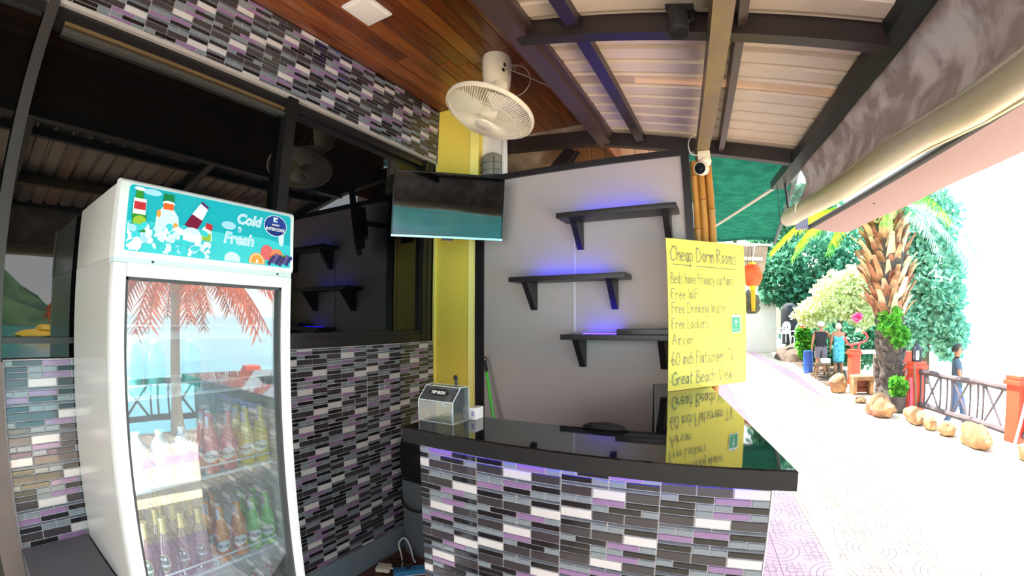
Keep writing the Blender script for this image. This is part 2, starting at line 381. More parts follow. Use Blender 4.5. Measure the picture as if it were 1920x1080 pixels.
b = MB(); b.bb((XW-.052, -1.3, .02), (XW-.04, .03, 2.70)); b.build('pane', GLASSW, dr)
b = MB(); b.bb((XW-.06, -1.3, 2.70), (XW-.02, .03, 2.757)); b.build('head_rail', FRAMEB, dr)
# pillar
b = MB(); b.prism([(XW, 2.53, .03), (-1.65, 2.53, .03), (-1.60, 2.56, .03), (-1.60, 2.9, .03), (XW, 2.9, .03)], (0, 0, 3.16)); pl = struct('column', b, YELLOW, 'yellow painted pillar behind the television')
b = MB(); b.bb((XW-.005, 2.515, .03), (XW+.012, 2.54, 2.75)); b.build('corner_bead', YELLOW2, pl)
b = MB(); b.prism([(-1.653, 2.528, .03), (-1.645, 2.524, .03), (-1.592, 2.554, .03), (-1.60, 2.56, .03)], (0, 0, 3.15)); b.build('corner_bead', YELLOW2, pl)
# wooden ceiling: planks running along the wall
b = MB(); b.bb((XW-.1, -3.2, 3.215), (-.62, 3.3, 3.24)); ce = struct('ceiling', b, mat('ceiling_back', '2b1710', .7), 'varnished wooden plank ceiling over the mosaic band')
x = XW; i = 0
while x < -.64:
    wd = .098; y = -3.2+rnd.random()*.5-.5
    while y < 3.25:
        L_ = min(rnd.uniform(2.2, 3.2), 3.25-y)
        b = MB(); b.cbox((x+wd/2, y+L_/2, 3.2025+rnd.uniform(-.0015, .0015)), (wd-.004, L_-.003, .024), .003); b.build('plank', woods[(i+rnd.randrange(3)) % 3], ce); y += L_; i += 1
    x += wd
b = MB(); b.bb((-.745, -3.2, 2.80), (-.722, 3.25, 3.2)); struct('trim_5', b, woods[2], 'dark wooden fascia at the edge of the plank ceiling')
# wall behind the bar, above the grey partition
b = MB(); b.bb((-2.0, 3.25, .03), (-.9, 3.35, 3.19)); struct('wall_back', b, PLASTERM, 'stained bare plaster wall above the grey partition')
b = MB(); b.bb((-.9, 3.28, 2.3), (-.35, 3.33, 3.1)); wb = struct('wall_back_boards', b, BLACKM, 'brown boarded gable beside the stained plaster')
for i in range(7):
    b = MB(); b.cbox((-1.13+i*.115, 3.24, 2.72), (.111, .02, .8), .003); b.build('plank', mat('board_brown', 'b07c56', .5, var=.2, vscale=6, stretch=(6, 6, 1)), wb)
b = MB(); b.bar((-1.5, 2.72, 2.875), (-.70, 2.70, 2.80), .06, .10); struct('beam', b, STEEL_BR, 'dark steel beam above the grey partition')
b = MB(); b.bar((-1.02, 2.95, 2.86), (-1.30, 2.95, 2.58), .03, .09); b.bar((-.98, 2.97, 2.84), (-1.15, 2.97, 2.62), .02, .03); struct('beam_brace', b, STEEL_BR, 'dark diagonal brace in front of the stained plaster')
b = MB(); b.bb((-1.60, 2.62, 2.3), (-1.44, 2.66, 3.19)); b.cbox((-1.425, 2.64, 2.7), (.02, .05, .9), .004); struct('trim_6', b, WHITEM, 'white boxed pipe beside the yellow pillar')

wlp = thing('wall_lamp', 'grey caged bulkhead lamp on the white pipe box above the television', 'lamp', (-1.515, 2.60, 2.62))
LG_ = mat('lamp_grey', '8c8a80', .35)
b = MB(); b.lathe([(.0, 0), (.078, 0), (.08, .01), (.08, .13), (.072, .155), (.045, .17), (0, .172)], 20, Matrix.Translation((-1.515, 2.612, 2.615)) @ Matrix.Diagonal((1, .8, 1, 1)), 0, R(180), R(360)); b.build('shade', LG_, wlp)
b = MB(); b.bb((-1.597, 2.608, 2.61), (-1.433, 2.62, 2.76)); b.build('base', mat('lamp_grey_dark', '5a5850', .4), wlp)
for z in (2.65, 2.705): 
    b = MB(); b.tube([(-1.515+.085*math.cos(a), 2.612+.07*math.sin(a), z) for a in [R(180+180*i/10) for i in range(11)]], .003, 5); b.build('cage_wire', MATS['lamp_grey_dark'], wlp)
for a in (235, 305):
    b = MB(); b.tube([(-1.515+.085*math.cos(R(a)), 2.612+.07*math.sin(R(a)), 2.615), (-1.515+.085*math.cos(R(a)), 2.612+.07*math.sin(R(a)), 2.74), (-1.515+.03*math.cos(R(a)), 2.612+.03*math.sin(R(a)), 2.79)], .003, 5); b.build('cage_wire', MATS['lamp_grey_dark'], wlp)

# ---------------------------------------------------------------- lean-to roof
SK = -.135                                   # the seaward edge runs slightly askew
def zr(x): return 2.58-.222*x                # underside of the rafters
def ex(y): return .405+SK*(y-3.05)           # eave line
rf = thing('roof', None, None, (-.7, 2.7, 2.7)); rf['kind'] = 'structure'; rf['label'] = 'lean-to roof of pale corrugated sheets on brown steel'
pitchx = .118; y = -3.0; k = 0
def corr(u):                                  # trapezoid rib profile
    f = (u/pitchx) % 1.0
    return .0 if f < .62 else (.022*(f-.62)/.09 if f < .71 else (.022 if f < .86 else max(0, .022*(1-(f-.86)/.09))))
for s in range(8):
    y0 = -3.0+s*.72; y1 = y0+.735; b = MB(); ys = []
    for n in range(7):
        for f in (0, .62, .71, .86, .95):
            q = (s*6+n-26+f)*pitchx
            if n < 6 or f < .7: ys.append(q)
    vs = []; fs = []
    for q in ys:
        z = corr(q)
        vs += [(-.74, q, zr(-.74)+.088+z), (ex(q)+.12, q, zr(ex(q)+.12)+.088+z), (ex(q)+.12, q, zr(ex(q)+.12)+.091+z), (-.74, q, zr(-.74)+.091+z)]
    for i in range(len(ys)-1):
        a, c = 4*i, 4*i+4; fs += [(a, a+1, c+1, c), (a+3, c+3, c+2, a+2)]
    b.add(vs, fs); b.build('roof_sheet', SHEETM, rf)
for y in (-1.1, .15, 1.42, 2.68):
    b = MB(); b.bar((-.70, y, zr(-.70)+.043), (ex(y), y, zr(ex(y))+.043), .055, .086); b.build('rafter', STEEL_BR, rf)
b = MB(); b.bb((-.735, -3, 2.735), (-.725, 2.72, 2.87)); b.bb((-.725, -3, 2.735), (-.655, 2.72, 2.86)); b.bb((-.656, -3, 2.775), (-.632, 2.70, 2.812)); b.build('ledger_beam', STEEL_PU, rf)
b = MB(); b.bar((-.452, -3, zr(-.452)+.055), (-.452, 2.7, zr(-.452)+.055), .052, .055); b.build('purlin', STEEL_BR, rf)
b = MB(); b.bar((.032, 2.68, zr(.035)+.05), (.543, -3, zr(.15)+.02), .032, .06); b.build('purlin', STEEL_PU, rf)
b = MB(); b.bar((ex(3.2)+.03, 3.2, 2.505), (ex(-3)+.03, -3, 2.505), .10, .055); b.build('eave_beam', mat('eave_green', '1e2a27', .45, var=.35, vscale=9, col2='171c26'), rf)
b = MB(); b.bar((-.09, 2.62, 2.565), (.621, -3, 2.565), .07, .06); tag(b.build('tie_beam', OCHRE, rf), 'ochre painted beam running down to the bamboo post')
b = MB(); b.tube([(.008+.004*math.cos(a*.7), 1.72-.0035*a, 2.56-.012*math.sin(a*.25)+.006*math.sin(a*.7)) for a in range(40)], .003, 5); b.build('coiled_cable', BLACKM, rf)

# ---------------------------------------------------------------- partition with shelves
b = MB(); b.bb((-1.56, 2.55, .03), (-.165, 2.62, 2.57)); pt = struct('partition', b, GREYWALL, 'grey painted partition carrying the black shelves')
b = MB(); b.bb((-1.598, 2.535, .03), (-1.532, 2.56, 2.56)); b.build('post', BLACKP, pt)
b = MB(); b.bb((-1.598, 2.53, 2.552), (-.158, 2.63, 2.59)); b.build('cap_rail', BLACKP, pt)
b = MB(); b.bb((-.204, 2.535, .03), (-.158, 2.56, 2.56)); b.build('post', BLACKP, pt)
b = MB(); b.bb((-.405, 2.541, .03), (-.39, 2.551, 1.23)); b.build('shadow_gap_strip', BLACKP, pt)  # dark strip drawn for the shadow gap along the counter return
b = MB(); b.bb((-.893, 2.543, 1.53), (-.878, 2.551, 1.85)); b.bb((-.886, 2.543, 1.87), (-.876, 2.551, 2.24)); b.build('cable_duct', mat('white_duct', 'd6d2d6', .4), pt)
def shelf(x0, x1, z, bx, label):
    t = thing('wall_shelf', label, 'shelf', ((x0+x1)/2, 2.45, z-.03), 0, 'black bracket shelves on the grey partition')
    b = MB(); b.cbox(((x0+x1)/2, 2.453, z-.015), (x1-x0, .186, .03), .002); b.build('board', SHELFM, t)
    for x in bx:
        b = MB(); b.prism([(x, 2.549, z-.031), (x, 2.549, z-.20), (x, 2.525, z-.20), (x, 2.385, z-.031)], (.036, 0, 0)); b.build('bracket', SHELFM, t)
    b = MB(); b.bb((x0+.10, 2.478, z), (x1-.14, 2.492, z+.004)); b.build('light_strip', LEDM, t)
    return t
shelf(-.932, -.235, 2.228, (-.858, -.318), 'topmost black shelf, the one highest on the grey partition')
shelf(-1.247, -.53, 1.862, (-1.172, -.648), 'middle black shelf, the one reaching nearest the yellow pillar')
shelf(-.912, -.24, 1.518, (-.848, -.36), 'lowest black shelf, carrying a flat black box')
b = MB(); b.cbox((-.43, 2.45, 1.534), (.31, .15, .03), .004); b.bb((-.56, 2.373, 1.528), (-.50, 2.375, 1.538), 1)
tag(b.build('set_top_box', [BLACKP, BLACKM]), 'flat black box lying on the lowest shelf', 'box')

# ---------------------------------------------------------------- bar counter
ct = thing('bar_counter', 'mosaic fronted bar counter under the black stone top', 'counter', (-.45, 1.25, -.28))
b = MB(); b.prism([(-1.003, 1.218, -.28), (.138, 1.218, -.28), (-.10, 2.50, -.28), (-.17, 2.50, -.28), (.06, 1.29, -.28), (-1.003, 1.29, -.28)], (0, 0, 1.457)); b.build('body', GROUT, ct)
fr = frame_of((0, 1.2175, 0), (1, 0, 0), (0, -1, 0))
rc = mosaic(-1.003, .1385, .05, 1.176, 7, -.7619)
lay_tiles(ct, rc, fr, lambda q: -q[3])
b = MB(); b.bb((.1385, 1.2115, .03), (.1425, 1.23, 1.177)); b.build('edge_trim', mat('edge_trim', 'c9c2c6', .5), ct)
b = MB(); b.bb((-.96, 1.196, 1.171), (.09, 1.206, 1.178)); b.build('light_strip', LEDM2, ct)
# black stone top: a narrow bar in front with a skewed return towards the bamboo post
pol = [(-1.024, 1.149), (.193, 1.145), (-.083, 2.527), (-.396, 2.527), (-.223, 1.452), (-1.046, 1.437)]
b = MB(); n = len(pol); zs = ((1.181, 0), (1.231, 0), (1.235, .004)); vs = []
cx = Vector((-.25, 1.5))
def inset(d):
    out = []
    for i in range(n):
        p = Vector(pol[i]); e1 = (p-Vector(pol[i-1])).normalized(); e2 = (Vector(pol[(i+1) % n])-p).normalized(); n1 = Vector((-e1.y, e1.x)); n2 = Vector((-e2.y, e2.x))
        m = (n1+n2); m = m/max(.3, m.length_squared)*2; out.append(p+m*d)
    return out
for z, d in zs: vs += [(q.x, q.y, z) for q in inset(d)]
fs = [tuple(range(n-1, -1, -1)), tuple(2*n+i for i in range(n))]
for r in range(2):
    for i in range(n): j = (i+1) % n; fs.append((r*n+i, r*n+j, r*n+n+j, r*n+n+i))
b.add(vs, fs); b.mi = [1]+[0]+[1]*n+[0]*n; tag(b.build('countertop', [SLABM, mat('black_granite_edge', '1c1a1b', .42, spec=.25)]), 'glossy black stone countertop mirroring the yellow poster', 'countertop')
b = MB(); b.lathe([(.0, 0), (.075, 0), (.085, .006), (.06, .022), (.0, .03)], 20, Matrix.Translation((-.39, 1.445, 1.2355)) @ Matrix.Diagonal((1, .3, .8, 1)))
tag(b.build('pouch', BLACKM), 'flat black pouch lying at the back edge of the countertop', 'pouch')
# tip box
ACR = clear_mat('acrylic', 'f4f8fa', .05, .10); ACE = mat('acrylic_edge', 'dfe9ee', .15, spec=.6)
tb = thing('tip_box', 'clear acrylic tip box on the end of the counter', 'tip box', (-.967, 1.315, 1.235), R(-3))
X0, X1, Y0, Y1 = -1.045, -.888, 1.264, 1.366
prof = [(Y0, 1.2365), (Y0, 1.315), (Y0+.048, 1.362), (Y1-.01, 1.362), (Y1, 1.352), (Y1, 1.2365)]
for x in (X0, X1-.003):
    b = MB(); b.prism([(x, y, z) for y, z in prof], (.003, 0, 0)); b.build('side_panel', ACR, tb)
for i in range(5):
    (ya, za), (yb, zb) = prof[i], prof[i+1]; nx = Vector((0, zb-za, -(yb-ya))).normalized()*.0025
    b = MB(); b.prism([(X0+.003, ya, za), (X0+.003, yb, zb), (X1-.003, yb, zb), (X1-.003, ya, za)], nx); b.build(('front_panel', 'sloped_panel', 'top_panel', 'top_panel', 'back_panel')[i], ACR, tb)
b = MB(); b.bb((X0, Y0, 1.2355), (X1, Y1, 1.2385)); b.build('bottom_panel', ACR, tb)
b = MB()
for x in (X0+.001, X1-.001): b.tube([(x, y, z) for y, z in prof], .0017, 5, closed=True)
for y, z in prof[:4]: b.tube([(X0, y, z), (X1, y, z)], .0015, 5)
b.build('edges', ACE, tb)
b = MB(); s0 = Vector((X0+.04, Y0+.008, 1.3235)); sv = Vector((0, .048, .047)).normalized(); nn = Vector((0, -.047, .048)).normalized()
b.prism([s0+nn*.002+Vector((.038+.042*math.copysign(abs(math.cos(a))**.6, math.cos(a)), 0, 0))+sv*(.024+.0135*math.copysign(abs(math.sin(a))**.8, math.sin(a))) for a in [2*math.pi*i/20 for i in range(20)]], nn*.002, 0)
flat_text(b, 'TIP BOX', .017, s0+nn*.0046+sv*.0175+Vector((.038, 0, 0)), (1, 0, 0), sv, 1, offset=.0011, center=True)
b.build('name_plate', [BLACKM, WHITEM], tb)
b = MB(); b.bb((X1-.012, Y0+.006, 1.239), (X1-.006, Y1-.006, 1.287)); tag(b.build('paper_slip', mat('pale_blue_paper', 'c3d3e2', .6), tb), 'pale blue slips of paper')
b = MB(); b.tube([(X0+.052, Y1-.03, 1.36), (X0+.052, Y1-.028, 1.30), (X0+.06, Y1-.03, 1.285), (X0+.075, Y1-.03, 1.278)], .004, 8); b.build('lock_tab', ACE, tb)
b = MB(); b.cbox((-.874, 1.395, 1.258), (.03, .055, .045), .002); b.bb((-.8785, 1.3665, 1.25), (-.865, 1.3675, 1.27), 1); tag(b.build('card_box', [WHITEM, mat('lilac_print', 'b9a8cf', .5)]), 'small white card box beside the tip box', 'box')
b = MB(); b.tube([(-.955, 1.40, 1.2355), (-.963, 1.402, 1.30), (-.972, 1.405, 1.375)], [.006, .006, .006], 8); b.blob((-.975, 1.406, 1.382), (.009, .009, .011), 2, 0); b.lathe([(.0, 0), (.014, 0), (.014, .006), (.006, .012)], 12, Matrix.Translation((-.955, 1.40, 1.2353)))
tag(b.build('pen', BLACKP), 'black pen standing in a holder behind the tip box', 'pen')

# ---------------------------------------------------------------- hand-written poster, single-stroke lettering
GL = {'C': '5,8 4,10 2,9 0,5 1,1 3,0 5,2', 'h': '0,10 0,0;0,4 2,6 3,5 3,0', 'e': '0,3 3,3.5 3,5 1.5,6 0,3 1,0 3,1', 'a': '3,5 1.5,6 0,3 1,0 2.5,1 3,5.5 3,0', 'p': '0,6 0,-4;0,5 2,6 3,4 2,0.5 0,1',
 'D': '0,0 0,10 3,9 5,5 3,0.5 0,0', 'o': '1.5,6 0,3 1.5,0 3,3 1.5,6', 'r': '0,6 0,0;0,4 1.5,6 2.5,5.5', 'm': '0,6 0,0;0,4.5 1.2,6 2,5 2,0;2,4.5 3.2,6 4,5 4,0', 'R': '0,0 0,10 3,9 3.5,7 0,5 4,0', 's': '3,5.5 1,6 0.3,4.5 2.7,2 2,0 0,0.5',
 'B': '0,0 0,10 3,9 3,6.5 0,5.5 4,4 4,1 0,0', 'd': '3,10 3,0;3,5 1.5,6 0,3 1.5,0 3,1', 'v': '0,6 1.5,0 3,6', 'P': '0,0 0,10 3,9.5 4,7.5 3,5.5 0,5', 'i': '0.5,6 0.5,0;0.5,8 0.5,8.6', 'c': '3,5 1.5,6 0,3 1.5,0 3,1', 'y': '0,6 1.5,1;3,6 0.5,-4', 'u': '0,6 0,1.5 1,0 3,1.5;3,6 3,0',
 't': '1.5,9 1.5,0.5 2.5,0;0,6 3,6', 'n': '0,6 0,0;0,4.5 2,6 3,5 3,0', 'F': '0,0 0,10 4,10;0,5.5 3,5.5', 'W': '0,10 1.5,0 3,7 4.5,0 6,10', 'g': '3,5 1.5,6 0,3 1.5,0.5 3,5.5 3,-2 1.5,-4 0,-3', 'k': '0,10 0,0;3,6 0,3 3,0', 'L': '0,10 0,0 4,0', 'A': '0,0 2.5,10 5,0;1,4 4,4',
 '6': '4,9 2,10 0,5 1,0 3.5,0.5 4,3 2,5 0,3', '0': '2.5,10 0,6 1,0.5 3,0 5,4 4.5,8 2.5,10', 'l': '0.5,10 0.5,0', 'f': '3,9 2,10 1,8 1,0;0,6 2.5,6', 'T': '0,10 5,10;2.5,10 2.5,0', 'V': '0,10 2.5,0 5,10', 'G': '5,8 3,10 0,6 1,1 3,0 5,2 5,4.5 3,4.5', 'w': '0,6 1.2,0 2.2,5 3.4,0 4.5,6', '.': '0.3,3 0.8,3.4', '-': '0,0 9,0'}
def stroke_text(b, s, h, width, o, u, v, nrm, th, mi=0, jit=.25, rs=random.Random(3)):
    k = h/10; x = 0; segs = []
    for ch in s:
        if ch == ' ': x += 3; continue
        mx = 0
        for pl_ in GL[ch].split(';'):
            P = [tuple(float(q) for q in p.split(',')) for p in pl_.split()]; mx = max(mx, max(p[0] for p in P)); jx = rs.uniform(-jit, jit); jy = rs.uniform(-jit, jit)
            segs.append([(x+p[0]+jx, p[1]+jy) for p in P])
        x += mx+1.4
    sx = width/max(x, 1)
    for P in segs:
        P = [Vector((p[0]*sx, p[1]*k)) for p in P]
        for i in range(len(P)-1):
            d = P[i+1]-P[i]
            if d.length < 1e-6: continue
            d.normalize(); nn2 = Vector((-d.y, d.x))*th/2; e = d*th*.3
            q = [P[i]-e-nn2, P[i+1]+e-nn2, P[i+1]+e+nn2, P[i]-e+nn2]
            b.add([o+u*p.x+v*p.y+nrm for p in q], [(0, 1, 2, 3)], mi)
YP = bpy.data.materials.new('yellow_poster'); YP.use_nodes = True; n_ = YP.node_tree; b_ = n_.nodes['Principled BSDF']; b_.inputs['Base Color'].default_value = (*lin('fdf272'), 1); b_.inputs['Roughness'].default_value = .6
tl_ = n_.nodes.new('ShaderNodeBsdfTranslucent'); tl_.inputs[0].default_value = (*lin('fdf272'), 1); mx_ = n_.nodes.new('ShaderNodeMixShader'); mx_.inputs[0].default_value = .3
n_.links.new(b_.outputs[0], mx_.inputs[1]); n_.links.new(tl_.outputs[0], mx_.inputs[2]); n_.links.new(mx_.outputs[0], n_.nodes['Material Output'].inputs[0])
INK = mat('marker_ink', '566264', .6)
pa = Vector((-.281, 2.258, 0)); pb = Vector((.122, 2.674, 0)); pu = (pb-pa).normalized(); pn = Vector((pu.y, -pu.x, 0)); pz = Vector((0, 0, 1)); PW = (pb-pa).length
ps = thing('poster', 'yellow handwritten poster standing on the counter by the bamboo post', 'poster', (-.08, 2.466, 1.2365))
b = MB(); NX = 12; NZ = 8; vs = []
for j in range(NZ+1):
    for i in range(NX+1):
        s_ = PW*i/NX; z = 1.2365+.782*j/NZ; wv = .004*math.sin(s_*9+j*.5)*(j/NZ)
        vs += [pa+pu*s_+pz*z+pn*(wv-.0045), ]
fs = [(j*(NX+1)+i, j*(NX+1)+i+1, (j+1)*(NX+1)+i+1, (j+1)*(NX+1)+i) for j in range(NZ) for i in range(NX)]
m0 = len(vs); vs += [p-pn*.0015 for p in vs]; fs += [tuple(m0+k for k in reversed(f)) for f in fs]
for i in range(NX): fs += [(i+1, i, m0+i, m0+i+1), (NZ*(NX+1)+i, NZ*(NX+1)+i+1, m0+NZ*(NX+1)+i+1, m0+NZ*(NX+1)+i)]
for j in range(NZ): a = j*(NX+1); c = a+NX+1; fs += [(a, c, m0+c, m0+a), (c+NX, a+NX, m0+a+NX, m0+c+NX)]
b.add(vs, fs); b.build('sheet', YP, ps)
po = pa+pz*1.2365
for s, x, v_, h, wd, th in (('Cheap Dorm Rooms', .022, .665, .078, .49, .0042), ('.Beds have Privacy curtains', .01, .548, .058, .475, .003), ('.Free WiFi', .01, .468, .056, .215, .003), ('.Free Drinking Water', .01, .396, .056, .41, .003),
        ('.Free Lockers', .01, .316, .056, .27, .003), ('.Aircon', .01, .235, .056, .16, .003), ('.60 inch Flatscreen TV', .01, .132, .066, .47, .0034), ('.Great Beach View', .01, .03, .068, .46, .0036)):
    b = MB(); stroke_text(b, s, h, wd, po+pu*x+pz*v_, pu, pz, pn*.0005, th)
    if s[0] == 'C':
        b.add([po+pu*q+pz*z+pn*.0005 for q, z in ((.035, .645), (.17, .642), (.17, .6455), (.035, .6485))], [(0, 1, 2, 3)]); b.add([po+pu*q+pz*z+pn*.0005 for q, z in ((.195, .641), (.5, .636), (.5, .6395), (.195, .6445))], [(0, 1, 2, 3)])
    b.build('lettering', INK, ps)
b = MB(); so = po+pu*.452+pz*.285+pn*.0012
def rrect(w_, h_, r, n=5): return [(cx_+r*math.cos(a), cy_+r*math.sin(a)) for cx_, cy_, a0 in ((w_-r, r, -90), (w_-r, h_-r, 0), (r, h_-r, 90), (r, r, 180)) for a in [R(a0+90*i/n) for i in range(n+1)]]
flat_poly(b, rrect(.074, .098, .01), so, pu, pz, 0); flat_poly(b, [(.004+p[0], .004+p[1]) for p in rrect(.066, .082, .008)], so+pn*.0006, pu, pz, 1)
flat_poly(b, [(.026, .088), (.03, .104), (.042, .106), (.048, .09)], so-pn*.0002, pu, pz, 1)
ring = [(.037+.014*math.cos(a), .062+.012*math.sin(a)) for a in [2*math.pi*i/16 for i in range(16)]]
flat_poly(b, ring, so+pn*.001, pu, pz, 2); flat_poly(b, [(.03, .04), (.037, .033), (.044, .04), (.041, .044), (.037, .041), (.033, .044)], so+pn*.001, pu, pz, 0)
flat_poly(b, [(.01, .015), (.06, .015), (.06, .018), (.01, .018)], so+pn*.001, pu, pz, 2); flat_poly(b, [(.014, .022), (.05, .022), (.05, .024), (.014, .024)], so+pn*.001, pu, pz, 2)
tag(b.build('sticker', [WHITEM, mat('sticker_green', '3f9f74', .5), mat('sticker_mint', '8fd0b0', .5)], ps), 'green tag-shaped sticker with a white rim')

# ---------------------------------------------------------------- drinks cooler
fg = thing('drinks_cooler', 'white glass-door drinks cooler with a turquoise canopy sign', 'cooler', (-1.64, .62, .03))
XB, XF = -1.925, -1.405; YL, YR = .32, .918
b = MB()
b.bb((XB, YL, .03), (XF, YL+.035, 1.765)); b.bb((XB, YR-.035, .03), (XF, YR, 1.765)); b.bb((XB, YL+.035, .03), (XB+.035, YR-.035, 1.765)); b.bb((XB+.035, YL+.035, .03), (XF, YR-.035, .30)); b.bb((XB+.035, YL+.035, 1.73), (XF, YR-.035, 1.765))
b.build('cabinet', mat('fridge_grey_side', 'c2beb9', .2), fg)
b = MB(); b.cbox(((XB+XF)/2-.004, (YL+YR)/2, 1.872), (XF-XB+.0, YR-YL, .214), .006); b.build('canopy_housing', MATS['fridge_grey_side'], fg)
# canopy front: bulging moulded frame
b = MB(); pr = [(XF+.002, 1.765), (-1.356, 1.765), (-1.3475, 1.772), (-1.3445, 1.783), (-1.3445-.07*.186, 1.969), (-1.362, 1.978), (-1.372, 1.984), (XF+.002, 1.984)]
b.prism([(x, YL-.002, z) for x, z in pr], (0, YR-YL+.004, 0), sm=True); cf = b.build('canopy_front', WHITEF, fg)
b = MB(); b.bb((XF, YL, 1.752), (-1.352, YR, 1.766)); b.build('hinge_strip', mat('pale_strip', 'cfe0e4', .4), fg)
for y in (.43, .86):
    b = MB(); b.lathe([(.004, 0), (.004, .003), (0, .004)], 8, Matrix.Translation((-1.352, y, 1.759)) @ Matrix.Rotation(R(90), 4, 'Y')); b.build('screw', GREYD, fg)
# sign artwork as flat print on the canopy
SW, SH = .562, .186; so = Vector((-1.3428, .344, 1.783)); su = Vector((0, 1, 0)); svv = Vector((-.07, 0, 1)).normalized()
def sp_(u, v, k=0): return so+su*(u*SW)+svv*(v*SH)+Vector((.0004*k, 0, 0))
SGN = {}
for nme, c_ in dict(teal='12b4c4', aqua='3fd0da', ice='d8f1fb', ice2='a9dcf2', white='f7fbff', green='2f8f2f', dgreen='0f7d45', lime='9cc23a', red='c8313a', orange='f0662a', wine='7d1238', purple='5b2a6b', navy='1c3f96', navy2='15307a', orange2='f7a544', peach='f28f5e', grape='43346f', grape2='6a5a9c', pink='e86a6a').items():
    SGN[nme] = len(SGN); mat('print_'+nme, c_, .25, coat=.2)
SM = [MATS['print_'+k] for k in SGN]
def sprint(name, shapes, par, label=None):
    b = MB()
    for k, (col, pts) in enumerate(shapes): b.add([sp_(u, v, 1+k*.7+shapes_base[0]) for u, v in pts], [tuple(range(len(pts)))], SGN[col])
    o = b.build(name, SM, par)
    if label: o['label'] = label
    return o
shapes_base = [0]
def el(u, v, ru, rv, n=20, t=0): return [(u+p[0]/SW, v+p[1]/SH) for p in ellipse(0, 0, ru*SW, rv*SH, n, t)]
def rr(u0, v0, u1, v1): return [(u0, v0), (u1, v0), (u1, v1), (u0, v1)]
b = MB(); pts = [(p[0]/SW, p[1]/SH) for p in rrect(SW, SH, .012)]
b.prism([sp_(u, v, -4.2) for u, v in pts], (.0014, 0, 0)); sg = b.build('sign_panel', MATS['print_teal'], fg); sg['label'] = 'turquoise illuminated canopy sign with bottles on ice'
sprint('printed_sky', [('aqua', [(0, 0), (1, 0), (1, .42), (.8, .5), (.55, .47), (.3, .5), (0, .45)]), ('ice2', el(.57, .62, .045, .07)), ('ice', [(u, max(v, .012)) for u, v in el(.6, .05, .05, .12)]), ('ice', el(.93, .55, .02, .16)), ('ice2', el(.12, .93, .05, .05))], sg)
shapes_base[0] = 4
sprint('printed_bottle', [('green', [(.03, .3), (.105, .3), (.095, .6), (.075, .8), (.07, .93), (.035, .93), (.032, .8), (.022, .6)]), ('white', el(.052, .95, .028, .03)), ('white', rr(.026, .56, .092, .80)), ('red', rr(.03, .63, .09, .75)), ('lime', el(.065, .45, .035, .09))], sg)
shapes_base[0] = 4.5
sprint('printed_bottle', [('ice', [(.14, .25), (.28, .25), (.27, .6), (.235, .74), (.18, .74), (.15, .6)]), ('white', rr(.155, .28, .255, .42)), ('dgreen', [(.178, .82), (.24, .82), (.238, .95), (.182, .95)]), ('white', el(.21, .80, .034, .04)), ('orange', rr(.182, .70, .238, .80)), ('orange2', el(.16, .62, .012, .06)), ('orange2', el(.255, .46, .012, .05))], sg)
shapes_base[0] = 5
sprint('printed_bottle', [('wine', [(.305, .5), (.375, .44), (.41, .62), (.345, .7)]), ('white', [(.345, .7), (.405, .62), (.435, .82), (.39, .9)]), ('purple', [(.39, .9), (.435, .82), (.44, .86), (.40, .94)]), ('ice', el(.35, .36, .055, .12)), ('white', rr(.30, .26, .40, .38))], sg)
shapes_base[0] = 5.5
sprint('printed_bottle', [('white', [(.405, .3), (.47, .3), (.465, .45), (.43, .55), (.41, .5)]), ('lime', rr(.41, .3, .462, .42)), ('red', [(.425, .5), (.465, .47), (.47, .57), (.432, .6)])], sg)
rs = random.Random(11); sh = []
for i in range(70):
    u = rs.uniform(.0, .47); v = rs.uniform(.02, .42)*(1 if u < .42 else .7)
    sh.append((rs.choice(['ice', 'ice2', 'white', 'white', 'ice', 'aqua']), el(u, v, rs.uniform(.008, .035), rs.uniform(.02, .075), 9, rs.uniform(0, 3))))
sh = [(c_, [(min(max(u, 0.005), .995), min(max(v, .01), .99)) for u, v in p]) for c_, p in sh]
shapes_base[0] = 8; b = MB()
for k, (c_, pts) in enumerate(sh): b.add([sp_(u, v, 9+k*.05) for u, v in pts], [tuple(range(len(pts)))], SGN[c_])
b.build('printed_ice', SM, sg)
shapes_base[0] = 2
sprint('printed_fruit', [('pink', el(.83, .24, .045, .14)), ('peach', el(.90, .2, .045, .13)), ('lime', el(.96, .16, .03, .07)), ('orange2', [p for p in el(.76, .05, .055, .165, 28) if p[1] > .005]), ('white', [p for p in el(.76, .05, .046, .14, 28) if p[1] > .01]), ('orange2', [p for p in el(.76, .05, .042, .128, 28) if p[1] > .012]), ('white', el(.76, .06, .008, .03))]+
       [(('grape', 'grape2', 'navy2')[i % 3], [(u, max(v, .01)) for u, v in el(.845+.125*(i % 6)/5+.012*(i//6), .05+.055*(i//6)+.02*((i*5) % 3), .013, .04, 10)]) for i in range(18)], sg)
shapes_base[0] = 3
sprint('logo', [('white', el(.885, .76, .083, .2, 32)), ('navy', el(.885, .76, .079, .188, 32)), ('navy2', el(.885, .68, .06, .09, 24)), ('ice', rr(.868, .83, .898, .92)), ('navy', rr(.882, .85, .898, .88))], sg, 'dark blue oval badge reading INTERCOOL')
for s, sz, u, v, k, off, shear, nm in (('INTERCOOL', .0142, .885, .665, 8, .0005, .1, 'logo_lettering'), ('SANDEN', .0075, .885, .76, 8, .0003, 0, 'logo_lettering')):
    b = MB(); flat_text(b, s, sz, sp_(u, v, k), su, svv, 0, offset=off, shear=shear, center=True); b.build(nm, MATS['print_white'], sg)
